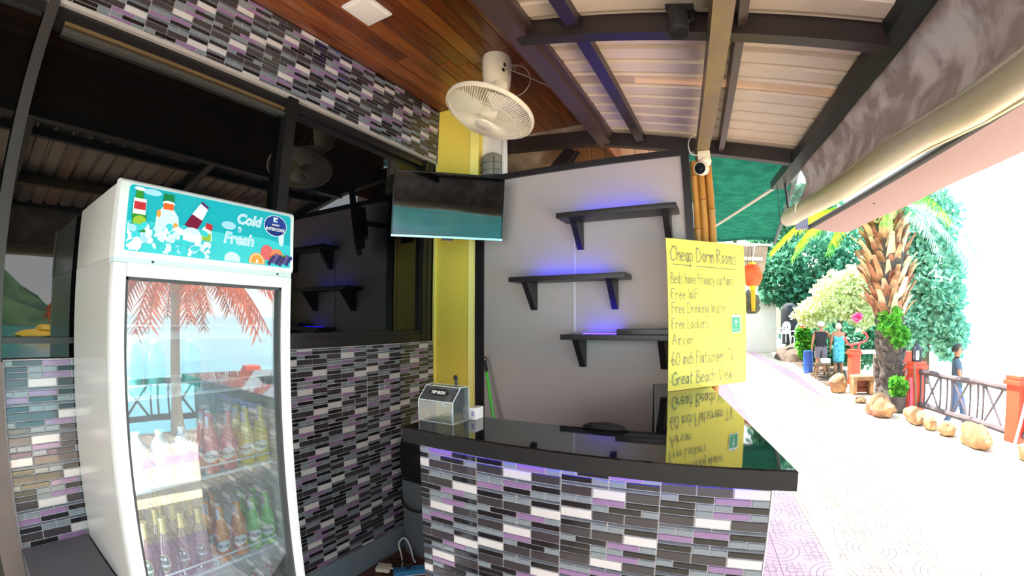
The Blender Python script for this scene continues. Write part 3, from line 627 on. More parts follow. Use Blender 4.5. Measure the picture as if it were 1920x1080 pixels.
for s, sz, u, v in (('Cold', .046, .705, .69), ('&', .024, .64, .53), ('Fresh', .05, .64, .32)):
    b = MB(); flat_text(b, s, sz, sp_(u, v, 3), su, svv, 1, offset=.0022, shear=.22, center=True); flat_text(b, s, sz, sp_(u, v, 4.2), su, svv, 0, offset=.0002, shear=.22, center=True)
    b.build('lettering', [MATS['print_ice2'], MATS['print_white']], sg)
# door
D0, D1 = -1.40, -1.352
b = MB(); GY0, GY1, GZ0, GZ1 = .358, .884, .36, 1.714
for a, c in (((D0, YL, .2), (D1, GY0, 1.752)), ((D0, GY1, .2), (D1, YR+.003, 1.752)), ((D0, GY0, GZ1), (D1, GY1, 1.752)), ((D0, GY0, .2), (D1, GY1, GZ0))):
    a = Vector(a); c = Vector(c); b.cbox((a+c)/2, c-a, .006 if (c-a).z > 1 else .003)
dd = b.build('door', WHITEF, fg)
b = MB()
for a, c in (((D0+.005, GY0-.002, GZ0), (D1-.008, GY0+.008, GZ1)), ((D0+.005, GY1-.008, GZ0), (D1-.008, GY1+.002, GZ1)), ((D0+.005, GY0, GZ1-.008), (D1-.008, GY1, GZ1+.002)), ((D0+.005, GY0, GZ0-.002), (D1-.008, GY1, GZ0+.008))): b.bb(a, c)
b.build('gasket', GREYD, dd)
b = MB(); b.bb((D0+.018, GY0, GZ0), (D0+.024, GY1, GZ1)); b.build('glass_pane', clear_mat('cooler_glass', 'ecf4f6', .075, .05, .008, 1.0), dd)
b = MB(); b.bb((-1.47, .3555, .4), (-1.41, .36, 1.7)); b.build('light_tube', mat('cooler_lamp', 'ffffff', .5, emit='e6eeff', es=17), fg)
b = MB(); b.bb((XB, YL, .03), (XF+.03, YR, .19)); b.build('kick_plate', mat('kick_grey', '9a9a9c', .4), fg)
WIRE = mat('white_wire', 'f2f4f6', .3)
for z in (1.545, 1.37, 1.09, .765, .47):
    b = MB(); f = -1.424; y0, y1 = .362, .872
    b.tube([(f, y0, z), (f, y1, z)], .006, 8); b.tube([(f, y0+.004, z), (f, y0+.004, z+.035), (f, y1-.012, z+.035), (f, y1-.012, z)], .0033, 6); b.tube([(f, (y0+y1)/2, z), (f, (y0+y1)/2, z+.035)], .0026, 6)
    b.tube([(-1.86, y0, z), (-1.86, y1, z)], .003, 6); b.tube([(-1.64, y0, z-.003), (-1.64, y1, z-.003)], .003, 6)
    y = y0+.012
    while y < y1: b.tube([(f, y, z), (-1.87, y, z)], .0014, 4, cap=False); y += .0135
    b.build('wire_shelf', WIRE, fg)

# ---------------------------------------------------------------- bottles
def wrap(b, s, size, r, z, a0=0, mi=0, offset=0, shear=0):
    vs, fs, wd = text_polys(s, size, offset, shear); b.add([(r*math.cos(a0+(x-wd/2)/r), r*math.sin(a0+(x-wd/2)/r), z+y) for x, y in vs], fs, mi)
def wrap_poly(b, pts, r, a0=0, mi=0):
    """fill a convex outline in (arc length, z) as vertical slices on a cylinder"""
    xs = [p[0] for p in pts]; x0, x1 = min(xs), max(xs); N = 12; rows = []
    for i in range(N+1):
        x = x0+(x1-x0)*(.002+.996*i/N); zz = []
        for k in range(len(pts)):
            (ax, az), (bx, bz) = pts[k], pts[(k+1) % len(pts)]
            if (ax-x)*(bx-x) <= 0 and abs(ax-bx) > 1e-9: zz.append(az+(bz-az)*(x-ax)/(bx-ax))
        rows.append((x, min(zz), max(zz)))
    vs = []
    for x, a, c in rows: vs += [(r*math.cos(a0+x/r), r*math.sin(a0+x/r), a), (r*math.cos(a0+x/r), r*math.sin(a0+x/r), c)]
    b.add(vs, [(2*i, 2*i+2, 2*i+3, 2*i+1) for i in range(N)], mi)
FACE = R(-32)
GOLD = mat('gold_foil', 'b9a468', .3, metal=.6); GREENL = mat('label_green', '2f5a35', .4); SILV = mat('silver_label', 'c9c3cf', .35, metal=.3); CAPM = mat('bottle_cap', 'a8a49c', .35, metal=.6)
def beer(name, label, cat):
    t = thing(name, label, cat, (0, 0, 0), 0, 'beer bottles in the cooler')
    b = MB(); b.lathe([(0, 0), (.027, 0), (.0295, .004), (.0295, .115), (.027, .132), (.017, .155), (.0148, .165)], 18); b.build('body', mat('amber_glass', '6b4c44', .08, spec=.6, coat=.5), t)
    b = MB(); b.lathe([(.0158, .150), (.0150, .165), (.0128, .185), (.0125, .203)], 16); b.build('neck_foil', GOLD, t)
    b = MB(); b.lathe([(.0135, .203), (.0142, .205), (.0135, .214), (.0, .2155)], 16); b.build('cap', GOLD, t)
    b = MB(); E = [(.0215*math.cos(a), .068+.033*math.sin(a)) for a in [2*math.pi*i/24 for i in range(24)]]
    wrap_poly(b, E, .0299, FACE, 0); wrap_poly(b, [(x*.86, .068+(z-.068)*.87) for x, z in E], .0302, FACE, 1); lb = b.build('label_patch', [GOLD, GREENL], t)
    b = MB(); wrap(b, 'Chang', .016, .0306, .055, FACE, 0, .0004, .3)
    for dx in (-.007, .006): wrap_poly(b, [(dx-.004, .078), (dx+.003, .078), (dx+.004, .084), (dx, .088), (dx-.004, .085)], .0306, FACE, 0)
    b.build('label_lettering', WHITEM, lb)
    return t
def fizz(name, label, hexbody, hexlow, labcol):
    t = thing(name, label, 'bottle', (0, 0, 0), 0, 'flavoured drink bottles in the cooler')
    bm_ = mat('juice_'+hexbody, hexbody, .07, spec=.6, coat=.5)
    b = MB(); b.lathe([(0, 0), (.026, 0), (.0285, .004), (.0285, .10), (.0275, .118), (.019, .142), (.0155, .156), (.0135, .168), (.0132, .205)], 18); b.build('body', bm_, t)
    b = MB(); b.lathe([(.0138, .200), (.0148, .203), (.0142, .212), (0, .2135)], 16); b.build('cap', CAPM, t)
    b = MB(); wrap_poly(b, [(-.0095, .150), (.0095, .150), (.0095, .192), (-.0095, .192)], .0162, FACE-.5, 0); b.build('neck_label', SILV, t)
    b = MB(); wrap_poly(b, [(-.026, .030), (.026, .030), (.026, .046), (-.026, .05)], .0288, FACE, 1)
    wrap_poly(b, [(-.032, .056), (-.018, .042), (.0, .037), (.03, .05), (.034, .068), (.02, .082), (-.006, .078)], .029, FACE, 0); lb = b.build('label_patch', [WHITEM, mat('label_'+labcol, labcol, .35)], t)
    b = MB(); wrap(b, 'BREEZER', .0145, .0293, .054, FACE, 0, .0004); b.build('label_lettering', mat('label_ink', '3c4048', .5), lb)
    return t
def row_put(proto, spots, z, first=[True]):
    for i, (x, y, lab) in enumerate(spots):
        if i == 0: proto.location = (x, y, z); proto['label'] = lab
        else: copy_tree(proto, (x, y, z), rnd.uniform(-.25, .25), lab)
z4 = .7665
pos = [('front', -1.465, (.405, .467, .529, .590)), ('second', -1.545, (.40, .472, .535, .596)), ('third', -1.625, (.44, .515, .585)), ('back', -1.705, (.45, .53))]
ordn = ['first', 'second', 'third', 'fourth', 'fifth']
p0 = beer('beer_bottle', 'x', 'bottle')
row_put(p0, [(x, y+rnd.uniform(-.004, .004), 'amber beer bottle, %s from the left in the %s row of the lower cooler shelf' % (ordn[i], nm)) for nm, x, ys in pos for i, y in enumerate(ys)], z4)
p1 = fizz('drink_bottle', 'x', 'e8902a', 'c25a1a', 'ee7a2c')
row_put(p1, [(-1.462, .665, 'orange drink bottle in front on the lower cooler shelf, beside the beers'), (-1.462, .732, 'orange drink bottle in front on the lower cooler shelf, beside the green bottles'), (-1.535, .652, 'orange drink bottle in the second row, half hidden behind the front ones'), (-1.60, .70, 'orange drink bottle at the back of the lower cooler shelf')], z4)
p2 = fizz('drink_bottle', 'x', '7fd45c', '3f9a3a', '7cc832')
row_put(p2, [(-1.462, .791, 'green drink bottle in front on the lower cooler shelf, beside the orange ones'), (-1.462, .8515, 'green drink bottle in front on the lower cooler shelf, at the right wall'), (-1.54, .785, 'green drink bottle in the second row behind the front green pair'), (-1.54, .845, 'green drink bottle in the second row, close to the right wall')], z4)
z3 = 1.0915
p3 = fizz('drink_bottle', 'x', 'ee7f74', 'c8433c', 'e8604e')
row_put(p3, [(-1.462, .655, 'pink drink bottle in front on the middle cooler shelf, left of its pair'), (-1.462, .722, 'pink drink bottle in front on the middle cooler shelf, beside the yellow pair'), (-1.54, .668, 'pink drink bottle behind the front pink pair')], z3)
p4 = fizz('drink_bottle', 'x', 'ecd23e', 'b5941a', 'f0c418')
row_put(p4, [(-1.462, .791, 'yellow drink bottle in front on the middle cooler shelf, beside the pink pair'), (-1.462, .8515, 'yellow drink bottle in front on the middle cooler shelf, at the right wall'), (-1.54, .80, 'yellow drink bottle behind the front yellow pair')], z3)
def water(name, label, c1):
    t = thing(name, label, 'bottle', (0, 0, 0), 0, 'plastic bottles on the upper cooler shelves')
    b = MB(); b.lathe([(0, 0), (.03, 0), (.033, .006), (.031, .05), (.033, .055), (.033, .10), (.031, .105), (.031, .12), (.014, .15), (.012, .156)], 16); b.build('body', mat('pet_'+c1, c1, .1, spec=.6, coat=.4), t)
    b = MB(); b.lathe([(.0135, .155), (.0138, .17), (0, .171)], 14); b.build('cap', WHITEM, t)
    b = MB(); b.lathe([(.0335, .058), (.0335, .098)], 16); b.build('label_band', mat('label_sky', '3f9fd8', .4), t)
    return t
p5 = water('water_bottle', 'x', '62d2c0')
row_put(p5, [(-1.465, .60, 'teal plastic bottle alone near the middle of the upper cooler shelf'), (-1.465, .41, 'teal plastic bottle at the left end of the upper cooler shelf'), (-1.465, .48, 'teal plastic bottle second from the left on the upper cooler shelf')], 1.3715)
p6 = water('water_bottle', 'x', 'c4dbe8')
row_put(p6, [(-1.465, .41, 'clear plastic bottle at the left end of the middle cooler shelf'), (-1.465, .485, 'clear plastic bottle second from the left on the middle cooler shelf'), (-1.465, .56, 'clear plastic bottle third from the left on the middle cooler shelf')], z3)
p7 = fizz('drink_bottle', 'x', 'b0585c', '8a2a30', 'c84a50')
row_put(p7, [(-1.465, .70, 'red drink bottle on the bottom cooler shelf, left of three'), (-1.465, .77, 'red drink bottle on the bottom cooler shelf, middle of three'), (-1.465, .84, 'red drink bottle on the bottom cooler shelf, right of three')], .4715)
# grey bench beside the cooler
b = MB(); b.cbox((-1.70, .198, .375), (.47, .232, .82), .004); tag(b.build('bench_box', BENCHM), 'dark grey painted box bench against the cooler side', 'bench')

# ---------------------------------------------------------------- television
tv = thing('television', 'flat black television mounted across the yellow pillar', 'television', (-1.57, 2.17, 2.1))
ta = Vector((-1.818, 1.929, 0)); tbv = Vector((-1.322, 2.414, 0)); tu = (tbv-ta).normalized(); tn = Vector((tu.y, -tu.x, 0)); TW = (tbv-ta).length
TT = R(9); tn2 = tn*math.cos(TT)-pz*math.sin(TT); tv2 = pz*math.cos(TT)+tn*math.sin(TT)      # the set leans forward
TM = Matrix((tu, -tn2, tv2)).transposed()
def tvp(x, d, z): return ta+pz*2.1+tu*x+tn2*d+tv2*(z-2.1)
b = MB(); b.cbox(tvp(TW/2, -.022, 2.303), (TW, .036, .406), .006, TM); b.cbox(tvp(TW/2, -.05, 2.26), (TW*.6, .04, .26), .01, TM); b.build('housing', BLACKM, tv)
b = MB(); b.box(tvp(TW/2, -.003, 2.309), (TW-.016, .002, .384), TM); b.build('screen', mat('tv_screen', '050506', .03, spec=.7, coat=.5), tv)
b = MB()
for a, c in (((0, 2.5), (TW, 2.506)), ((0, 2.1), (.007, 2.506)), ((TW-.007, 2.1), (TW, 2.506))): b.box(tvp((a[0]+c[0])/2, -.002, (a[1]+c[1])/2), (c[0]-a[0], .008, c[1]-a[1]), TM)
b.build('bezel', mat('tv_bezel', '101012', .15), tv)
b = MB(); b.box(tvp(TW/2, -.001, 2.107), (TW, .01, .013), TM); tag(b.build('bottom_bezel', mat('tv_silver', 'b9bcc0', .2, metal=.8), tv), 'silver strip along the bottom')
b = MB(); b.cbox(tvp(TW/2, -.012, 2.094), (.07, .022, .016), .006, TM); b.build('sensor_bump', BLACKP, tv)
b = MB(); b.box(tvp(TW/2, -.085, 2.28), (.2, .03, .2), TM); b.tube([tvp(TW/2, -.1, 2.28), (-1.72, 2.40, 2.28), (-1.75, 2.525, 2.28)], .02, 8); b.box((-1.75, 2.52, 2.28), (.1, .016, .2)); b.build('wall_arm', BLACKP, tv)

# ---------------------------------------------------------------- orbit fan under the ceiling
fa = thing('orbit_fan', 'white caged orbit fan hanging from the wooden ceiling', 'fan', (-1.2, 2.12, 3.19))
fc = Vector((-1.137, 1.93, 2.735)); ax = Vector((-.227, -.239, -.944)).normalized()
q = ax.to_track_quat('Z', 'X').to_matrix().to_4x4(); FM = Matrix.Translation(fc) @ q
FR = .248
b = MB(); BP = Matrix.Translation((-1.19, 2.10, 0))
def ovl(z, rx, ry, oy=0, n=20): return [BP @ Vector((rx*math.cos(2*math.pi*i/n), oy+ry*math.sin(2*math.pi*i/n), z)) for i in range(n)]
rings = [ovl(3.19, .085, .10), ovl(3.16, .088, .105), ovl(3.08, .085, .10), ovl(3.0, .078, .088), ovl(2.95, .07, .075), ovl(2.935, .05, .055)]
n = 20; vs = [p for r_ in rings for p in r_]; fs = [(j*n+i, j*n+(i+1) % n, (j+1)*n+(i+1) % n, (j+1)*n+i) for j in range(5) for i in range(n)]+[tuple(5*n+i for i in range(n))]
b.add(vs, [tuple(reversed(f)) for f in fs], 0, True); b.build('base', WHITEP, fa)
for x, y, z in ((-1.115, 2.04, 3.06), (-1.112, 2.05, 3.10)):
    b = MB(); b.lathe([(.012, 0), (.012, .006), (0, .007)], 10, Matrix.Translation((x, y, z)) @ Matrix.Rotation(R(90), 4, 'Y')); b.build('knob', BLACKM, fa)
b = MB(); b.tube([(-1.19, 2.10, 2.96), (-1.175, 2.06, 2.90), fc-ax*.17, fc-ax*.1], [.05, .045, .05, .05], 14); b.build('neck', WHITEP, fa)
b = MB(); b.lathe([(0, -.15), (.04, -.148), (.062, -.12), (.066, -.05), (.06, -.028), (.0, -.025)], 20, FM); b.build('motor_housing', WHITEP, fa)
b = MB(); b.lathe([(FR-.004, -.012), (FR+.006, -.01), (FR+.008, 0), (FR+.006, .012), (FR-.004, .014), (FR-.006, 0), (FR-.004, -.012)], 64, FM); b.build('guard_rim', WHITEP, fa)
def guard(sign, dep, r0, nw):
    b = MB()
    for i in range(nw):
        a = 2*math.pi*i/nw; P = []
        for k in range(6):
            t = k/5; r_ = r0+(FR-r0)*t; z = sign*dep*(1-t**3); aa = a+(.28*(1-t) if sign > 0 else 0); P.append(FM @ Vector((r_*math.cos(aa), r_*math.sin(aa), z)))
        b.tube(P, .0012, 4, cap=False)
    for r_, z in ((.10, sign*dep*.93), (.17, sign*dep*.66)): b.tube([FM @ Vector((r_*math.cos(a), r_*math.sin(a), z)) for a in [2*math.pi*i/48 for i in range(48)]], .0016, 4, closed=True)
    return b
o = guard(1, .085, .052, 96).build('front_guard', WHITEP, fa); o['kind'] = 'stuff'
o = guard(-1, .07, .06, 72).build('rear_guard', WHITEP, fa); o['kind'] = 'stuff'
b = MB(); b.lathe([(0, .097), (.03, .096), (.05, .091), (.056, .084), (.05, .078), (0, .078)], 28, FM); b.build('guard_cap', WHITEP, fa)
for a0_ in (2.2, .3):
    b = MB(); b.tube([FM @ Vector((FR*math.cos(a)*1.03, FR*math.sin(a)*1.03, -.02-.02*math.sin((a-a0_)*6))) for a in [a0_+.52*i/8 for i in range(9)]], .003, 5); b.build('guard_clip', WHITEP, fa)
b = MB(); b.lathe([(0, .05), (.03, .048), (.042, .035), (.045, 0), (.04, -.02), (0, -.022)], 20, FM); b.build('hub', WHITEP, fa)
for k in range(3):
    b = MB(); NA, NR_ = 6, 5; vs = []
    for side in (0, 1):
        for i in range(NR_+1):
            r_ = .04+(FR-.065)*i/NR_; half = (.30+.42*math.sin(math.pi*min(1, i/NR_*.62)))
            for j in range(NA+1):
                s_ = -1+2*j/NA; a = 2*math.pi*k/3+s_*half*(1-.12*(i/NR_)**4)+.25*i/NR_; vs.append(FM @ Vector((r_*math.cos(a), r_*math.sin(a), .014*s_*1.2+(.0 if side else .002))))
    m = (NA+1)*(NR_+1); fs = []
    for i in range(NR_):
        for j in range(NA): a = i*(NA+1)+j; fs += [(a, a+1, a+NA+2, a+NA+1), (m+a, m+a+NA+1, m+a+NA+2, m+a+1)]
    b.add(vs, fs, 0, True); b.build('blade', mat('fan_blade', 'e2dccc', .3), fa)
b = MB(); b.tube(cr([(-1.11, 2.06, 3.08), (-1.02, 2.09, 3.03), (-.92, 2.16, 2.98), (-.80, 2.26, 2.93), (-.73, 2.32, 2.90)]), .004, 5); b.tube(cr([(-1.11, 2.05, 3.10), (-.98, 2.04, 3.04), (-.93, 2.02, 2.93), (-.96, 2.0, 2.85), (-1.03, 2.0, 2.83)]), .003, 5); b.build('cord', mat('grey_cord', '8f8880', .5), fa)
# square ceiling light
dl = thing('ceiling_light', 'square white panel light set in the plank ceiling', 'light', (-1.525, 1.32, 3.19))
b = MB(); b.cbox((-1.525, 1.315, 3.184), (.172, .205, .012), .004); b.build('frame', WHITEM, dl)
b = MB(); b.cbox((-1.525, 1.315, 3.176), (.14, .17, .008), .002); b.build('diffuser', mat('light_diffuser', 'f4f0ec', .3), dl)
# clip spot lamp on the rafter
sl = thing('spot_lamp', 'black spot lamp clipped under the brown roof rafter', 'lamp', (-.06, 1.36, 2.70))
SP = Matrix.Translation((-.062, 1.33, 2.60)) @ Matrix.Rotation(R(-9), 4, 'X') @ Matrix.Rotation(R(5), 4, 'Y')
b = MB(); b.lathe([(.034, -.062), (.036, -.058), (.036, .02), (.03, .045), (0, .05)], 20, SP); b.lathe([(.0, -.04), (.029, -.045), (.033, -.062)], 20, SP); b.build('lamp_body', BLACKM, sl)
b = MB(); b.lathe([(0, -.048), (.018, -.05), (.0315, -.058)], 20, SP); tag(b.build('bulb', mat('spot_bulb', 'fff1d8', .2, emit='ffe2b0', es=1.1), sl), 'pale round bulb face')
b = MB(); b.cbox((-.05, 1.37, 2.672), (.10, .05, .05), .005); b.bar((-.062, 1.36, 2.66), (-.062, 1.335, 2.635), .03, .03); b.tube([(-.02, 1.36, 2.655), (-.012, 1.34, 2.60), (-.03, 1.33, 2.585)], .006, 6); b.build('bracket', BLACKM, sl)
b = MB(); b.tube([(-.08, 1.37, 2.70), (-.04, 1.31, 2.72), (.0, 1.30, 2.66), (.002, 1.30, 2.62)], .0035, 6); b.build('cord', BLACKM, sl)
b = MB(); b.cbox((.028, 1.26, 2.645), (.06, .09, .075), .004); b.bb((-.004, 1.213, 2.61), (.06, 1.216, 2.682)); tag(b.build('junction_box', mat('box_grey', '7d7263', .5)), 'grey-brown junction box on the roof beam beside the spot lamp', 'box')

# ---------------------------------------------------------------- bamboo post and camera
bp_ = thing('bamboo_post', 'bundle of bamboo canes standing at the corner of the partition', 'post', (-.1, 2.62, .03))
for x, y, r_ in ((-.138, 2.59, .0215), (-.096, 2.585, .021), (-.055, 2.60, .021), (-.118, 2.63, .02), (-.075, 2.635, .02)):
    b = MB(); z = .03; P = []; RR = []; lean = rnd.uniform(-.001, .001); z = .03-rnd.random()*.2
    nodes = []
    while z < 2.52:
        zz = max(z, .03); P += [(x+lean*zz, y, zz), (x+lean*zz, y, zz+.012), (x+lean*zz, y, zz+.024)]; RR += [r_, r_*1.13, r_]; nodes.append((x+lean*zz, y, zz+.012)); z += rnd.uniform(.27, .33)
    P.append((x+lean*2.52, y, 2.52)); RR.append(r_)
    b.tube(P, RR, 12); c = b.build('cane', BAMBOO, bp_)
    for p in nodes: b = MB(); b.lathe([(r_*1.1, -.004), (r_*1.17, 0), (r_*1.1, .004)], 12, Matrix.Translation(p)); b.build('node_ring', BAMBOOD, c)
sc_ = thing('security_camera', 'white round security camera at the top of the bamboo post', 'camera', (-.06, 2.47, 2.535))
b = MB(); b.cbox((-.066, 2.48, 2.508), (.07, .06, .052), .006); b.build('mount_box', WHITEP, sc_)
b = MB(); b.lathe([(.034, .0), (.036, -.012), (.03, -.028), (.02, -.036)], 18, Matrix.Translation((-.062, 2.465, 2.483))); b.build('collar', WHITEP, sc_)
ca = Vector((-.28, -.93, -.22)).normalized(); CM = Matrix.Translation((-.085, 2.45, 2.428)) @ ca.to_track_quat('Z', 'Y').to_matrix().to_4x4()
b = MB(); b.lathe([(0, -.052), (.024, -.046), (.037, -.026), (.04, 0), (.039, .02), (.036, .028), (.031, .03)], 24, CM); b.build('lens_ball', WHITEP, sc_)
b = MB(); b.lathe([(.032, .026), (.032, .0305), (.012, .031), (.010, .033), (0, .034)], 24, CM); b.build('lens_face', mat('camera_lens', '17171a', .12), sc_)
b = MB(); b.tube(cr([(-.10, 2.48, 2.52), (-.135, 2.48, 2.53), (-.15, 2.49, 2.58), (-.14, 2.52, 2.64), (-.10, 2.56, 2.68)]), .0035, 6); b.build('cord', WHITEM, sc_)

# ---------------------------------------------------------------- clear roll-up blind under the eave
bl = thing('roll_blind', 'weathered clear plastic roll blind sagging below the eave', 'blind', (.5, 2, 2.1))
def rl(y): t = max(0, 3.06-y); return Vector((ex(y)+.035+.01*math.sin(y*2.2), y, 2.235-.105*min(1, t/1.9)**.8-.024*max(0, t-1.6)+.006*math.sin(y*5)))
b = MB(); ys = [3.07-.12*i for i in range(46)]
b.tube([rl(y) for y in ys], [.047 if i == 0 else (.055-.012*min(1, i/16))*(1+.05*math.sin(i*1.7)) for i in range(46)], 18)
for k in range(2):      # loose spiral edge
    b.tube([rl(y)+Vector((-.025+.045*k, 0, .036-.075*k)) for y in ys[1:]], .008, 6)
ROLLM = mat('rolled_plastic', 'd0c6b4', .3, spec=.5, var=.18, vscale=4, stretch=(1, .5, 4), col2='c4b993', bump=.15, bscale=14); b.build('roll', ROLLM, bl)
b = MB(); NY, NZ_ = 46, 6; vs = []
for i in range(NY+1):
    y = 3.02-.12*i; top = Vector((ex(y)+.06, y, 2.50)); bot = rl(y)+Vector((0, 0, .04))
    for j in range(NZ_+1):
        t = j/NZ_; p = top.lerp(bot, t); p.x += .035*math.sin(math.pi*t)+.012*math.sin(y*9+t*5)*math.sin(math.pi*t); vs.append(p)
fs = [(i*(NZ_+1)+j, i*(NZ_+1)+j+1, (i+1)*(NZ_+1)+j+1, (i+1)*(NZ_+1)+j) for i in range(2, NY) for j in range(NZ_)]
b.add(vs[2*(NZ_+1):], [tuple(k-2*(NZ_+1) for k in f) for f in fs], 0, True); SHM = bpy.data.materials.new('aged_plastic_sheet'); SHM.use_nodes = True; n_ = SHM.node_tree; b_ = n_.nodes['Principled BSDF']; N = n_.nodes.new; L = n_.links.new
t_ = N('ShaderNodeTexCoord'); z_ = N('ShaderNodeTexNoise'); z_.inputs['Scale'].default_value = 7; z_.inputs['Detail'].default_value = 8; z_.inputs['Distortion'].default_value = .6; L(t_.outputs['Object'], z_.inputs[0])
r_ = N('ShaderNodeValToRGB'); r_.color_ramp.elements[0].position = .42; r_.color_ramp.elements[0].color = (*lin('64544f'), 1); r_.color_ramp.elements[1].position = .62; r_.color_ramp.elements[1].color = (*lin('857570'), 1)
L(z_.outputs['Fac'], r_.inputs[0]); L(r_.outputs[0], b_.inputs['Base Color']); b_.inputs['Roughness'].default_value = .22
tl_ = N('ShaderNodeBsdfTranslucent'); L(r_.outputs[0], tl_.inputs[0]); mx_ = N('ShaderNodeMixShader'); mx_.inputs[0].default_value = .35; L(b_.outputs[0], mx_.inputs[1]); L(tl_.outputs[0], mx_.inputs[2]); L(mx_.outputs[0], n_.nodes['Material Output'].inputs[0])
b.build('sheet', SHM, bl)
b = MB(); fs = [(i*(NZ_+1)+j, i*(NZ_+1)+j+1, (i+1)*(NZ_+1)+j+1, (i+1)*(NZ_+1)+j) for i in range(0, 2) for j in range(NZ_)]; us = sorted({i for f in fs for i in f}); ui = {i: k for k, i in enumerate(us)}; b.add([vs[i] for i in us], [tuple(ui[i] for i in f) for f in fs], 0, True); tag(b.build('sheet', clear_mat('clear_plastic', 'dfeaf2', .1, .35, .15), bl), 'clear bluish end of the plastic sheet')
b = MB(); b.tube([(ex(3.08)+.05, 3.08, 2.50), (ex(3.08)+.055, 3.08, 2.30)], .009, 6); b.build('end_batten', BLACKP, bl)
b = MB(); b.tube([(ex(3.1)+.0, 3.11, 2.52), (ex(3.1)+.0, 3.11, 2.21), rl(3.07)], .0025, 5); b.build('pull_cord', BLACKM, bl)

# ---------------------------------------------------------------- pink awning strip outside the blind
aw = thing('awning', 'pale pink awning strip beyond the roll blind', 'awning', (1.1, 2.4, 2.25))
def ax0(y): return .727+(3.78-y)*.172
b = MB(); vs = []; NY = 30
for side in (0, 1):
    for i in range(NY+1):
        y = 3.80-.2*i
        for j in range(4):
            t = j/3; vs.append((ax0(y)+.30*t, y-.05*t, 2.302-.05*t-.012*math.sin(math.pi*t)+.004*math.sin(y*7+3*t)-.004*side))
m = (NY+1)*4; fs = []
for i in range(NY):
    for j in range(3): a = i*4+j; fs += [(a, a+1, a+5, a+4), (m+a, m+a+4, m+a+5, m+a+1)]
b.add(vs, fs, 0, True); PKM = bpy.data.materials.new('pink_canvas'); PKM.use_nodes = True; n_ = PKM.node_tree; b_ = n_.nodes['Principled BSDF']; b_.inputs['Base Color'].default_value = (*lin('a08688'), 1); b_.inputs['Roughness'].default_value = .7
tl_ = n_.nodes.new('ShaderNodeBsdfTranslucent'); tl_.inputs[0].default_value = (*lin('a08688'), 1); mx_ = n_.nodes.new('ShaderNodeMixShader'); mx_.inputs[0].default_value = .05; n_.links.new(b_.outputs[0], mx_.inputs[1]); n_.links.new(tl_.outputs[0], mx_.inputs[2]); n_.links.new(mx_.outputs[0], n_.nodes['Material Output'].inputs[0])
b.build('canvas', PKM, aw)
b = MB(); b.tube([(ax0(3.80)-.01, 3.80, 2.305), (ax0(-2.2)-.01, -2.2, 2.305)], .021, 8); b.build('frame_bar', mat('awning_bar', '141113', .4), aw)
b = MB(); b.bb((ax0(3.8)-.12, 3.74, 2.29), (ax0(3.8)-.02, 3.80, 2.42)); b.build('end_bracket', mat('awning_bracket', '6e6a80', .5), aw)
for y, dx, z in ((2.9, .1, 2.272), (2.2, .12, 2.268)):
    b = MB(); b.lathe([(0, 0), (.012, 0), (.012, .004)], 8, Matrix.Translation((ax0(y)+dx, y, z))); b.build('eyelet', BLACKM, aw)
for y in (.2, -1.6):
    b = MB(); b.tube([(ex(y)+.05, y, 2.50), (ax0(y)-.01, y, 2.305)], .01, 6); b.build('bracket_arm', BLACKP, aw)
# green tarpaulin over the next stall and its pole
tp = thing('tarpaulin', 'green tarpaulin roof stretched beyond the bamboo post', 'tarpaulin', (.2, 4.6, 2.6))
b = MB(); NX, NY = 8, 16; vs = []
for i in range(NX+1):
    for j in range(NY+1):
        x = -.33+.86*i/NX; y = 2.74+3.7*j/NY; vs.append((x+.012*j, y, 2.655+.015*math.sin(x*6+y)+.02*math.sin(y*3)-.04*i/NX))
fs = [(i*(NY+1)+j, i*(NY+1)+j+1, (i+1)*(NY+1)+j+1, (i+1)*(NY+1)+j) for i in range(NX) for j in range(NY)]
b.add(vs, fs, 0, True); b.build('cloth', leaf_mat('green_tarp', '22604e', '1b5041', .15), tp)
b = MB(); vs = [(-1.7+1.37*i/4, 3.42+3.0*j/8, 2.66+.02*math.sin(j)) for i in range(5) for j in range(9)]; b.add(vs, [(i*9+j, i*9+j+1, (i+1)*9+j+1, (i+1)*9+j) for i in range(4) for j in range(8)], 0, True); b.build('cloth', MATS['green_tarp'], tp)  # extra hidden cloth, added to keep sun off the pink border
b = MB(); b.tube([(.54, 2.9, 2.58), (.72, 6.45, 2.58)], .02, 6); b.build('edge_bar', mat('tarp_bar', '4e5a58', .5), tp)
b = MB(); b.tube([(-.06, 4.40, 2.48), (.46, 3.20, 2.53)], .012, 8); b.build('strut', mat('pale_pole', 'b9b1a4', .4), tp)
# things under the left end of the counter
bn = thing('grey_bin', 'grey bin in the gap left of the counter', 'bin', (-1.77, 2.16, .03))
b = MB(); b.prism([(-1.895+.012, 2.09, .03), (-1.60, 2.075, .03), (-1.60, 2.33, .03), (-1.885, 2.34, .03)], (0, 0, .53)); b.build('bin_body', mat('bin_grey', '6c7078', .4), bn)
b = MB(); b.tube(cr([(-1.89, 2.083, .45), (-1.85, 2.06, .405), (-1.78, 2.05, .385), (-1.70, 2.05, .395), (-1.66, 2.07, .46)]), .007, 6); b.build('handle', BLACKM, bn)
b = MB(); b.cbox((-1.755, 2.2, .70), (.30, .24, .27), .07); b.blob((-1.76, 2.19, .78), (.15, .12, .10), 3, .1, 3); tag(b.build('bag', BLACKM), 'black bag sitting on the grey bin', 'bag')
gb = thing('broom', 'green-handled broom leaning on the partition', 'broom', (-1.16, 2.3, .03))
b = MB(); b.tube([(-1.168, 2.3, .10), (-1.466, 2.47, 1.26)], .0105, 10); b.build('handle', mat('green_plastic', '4fc93c', .3), gb)
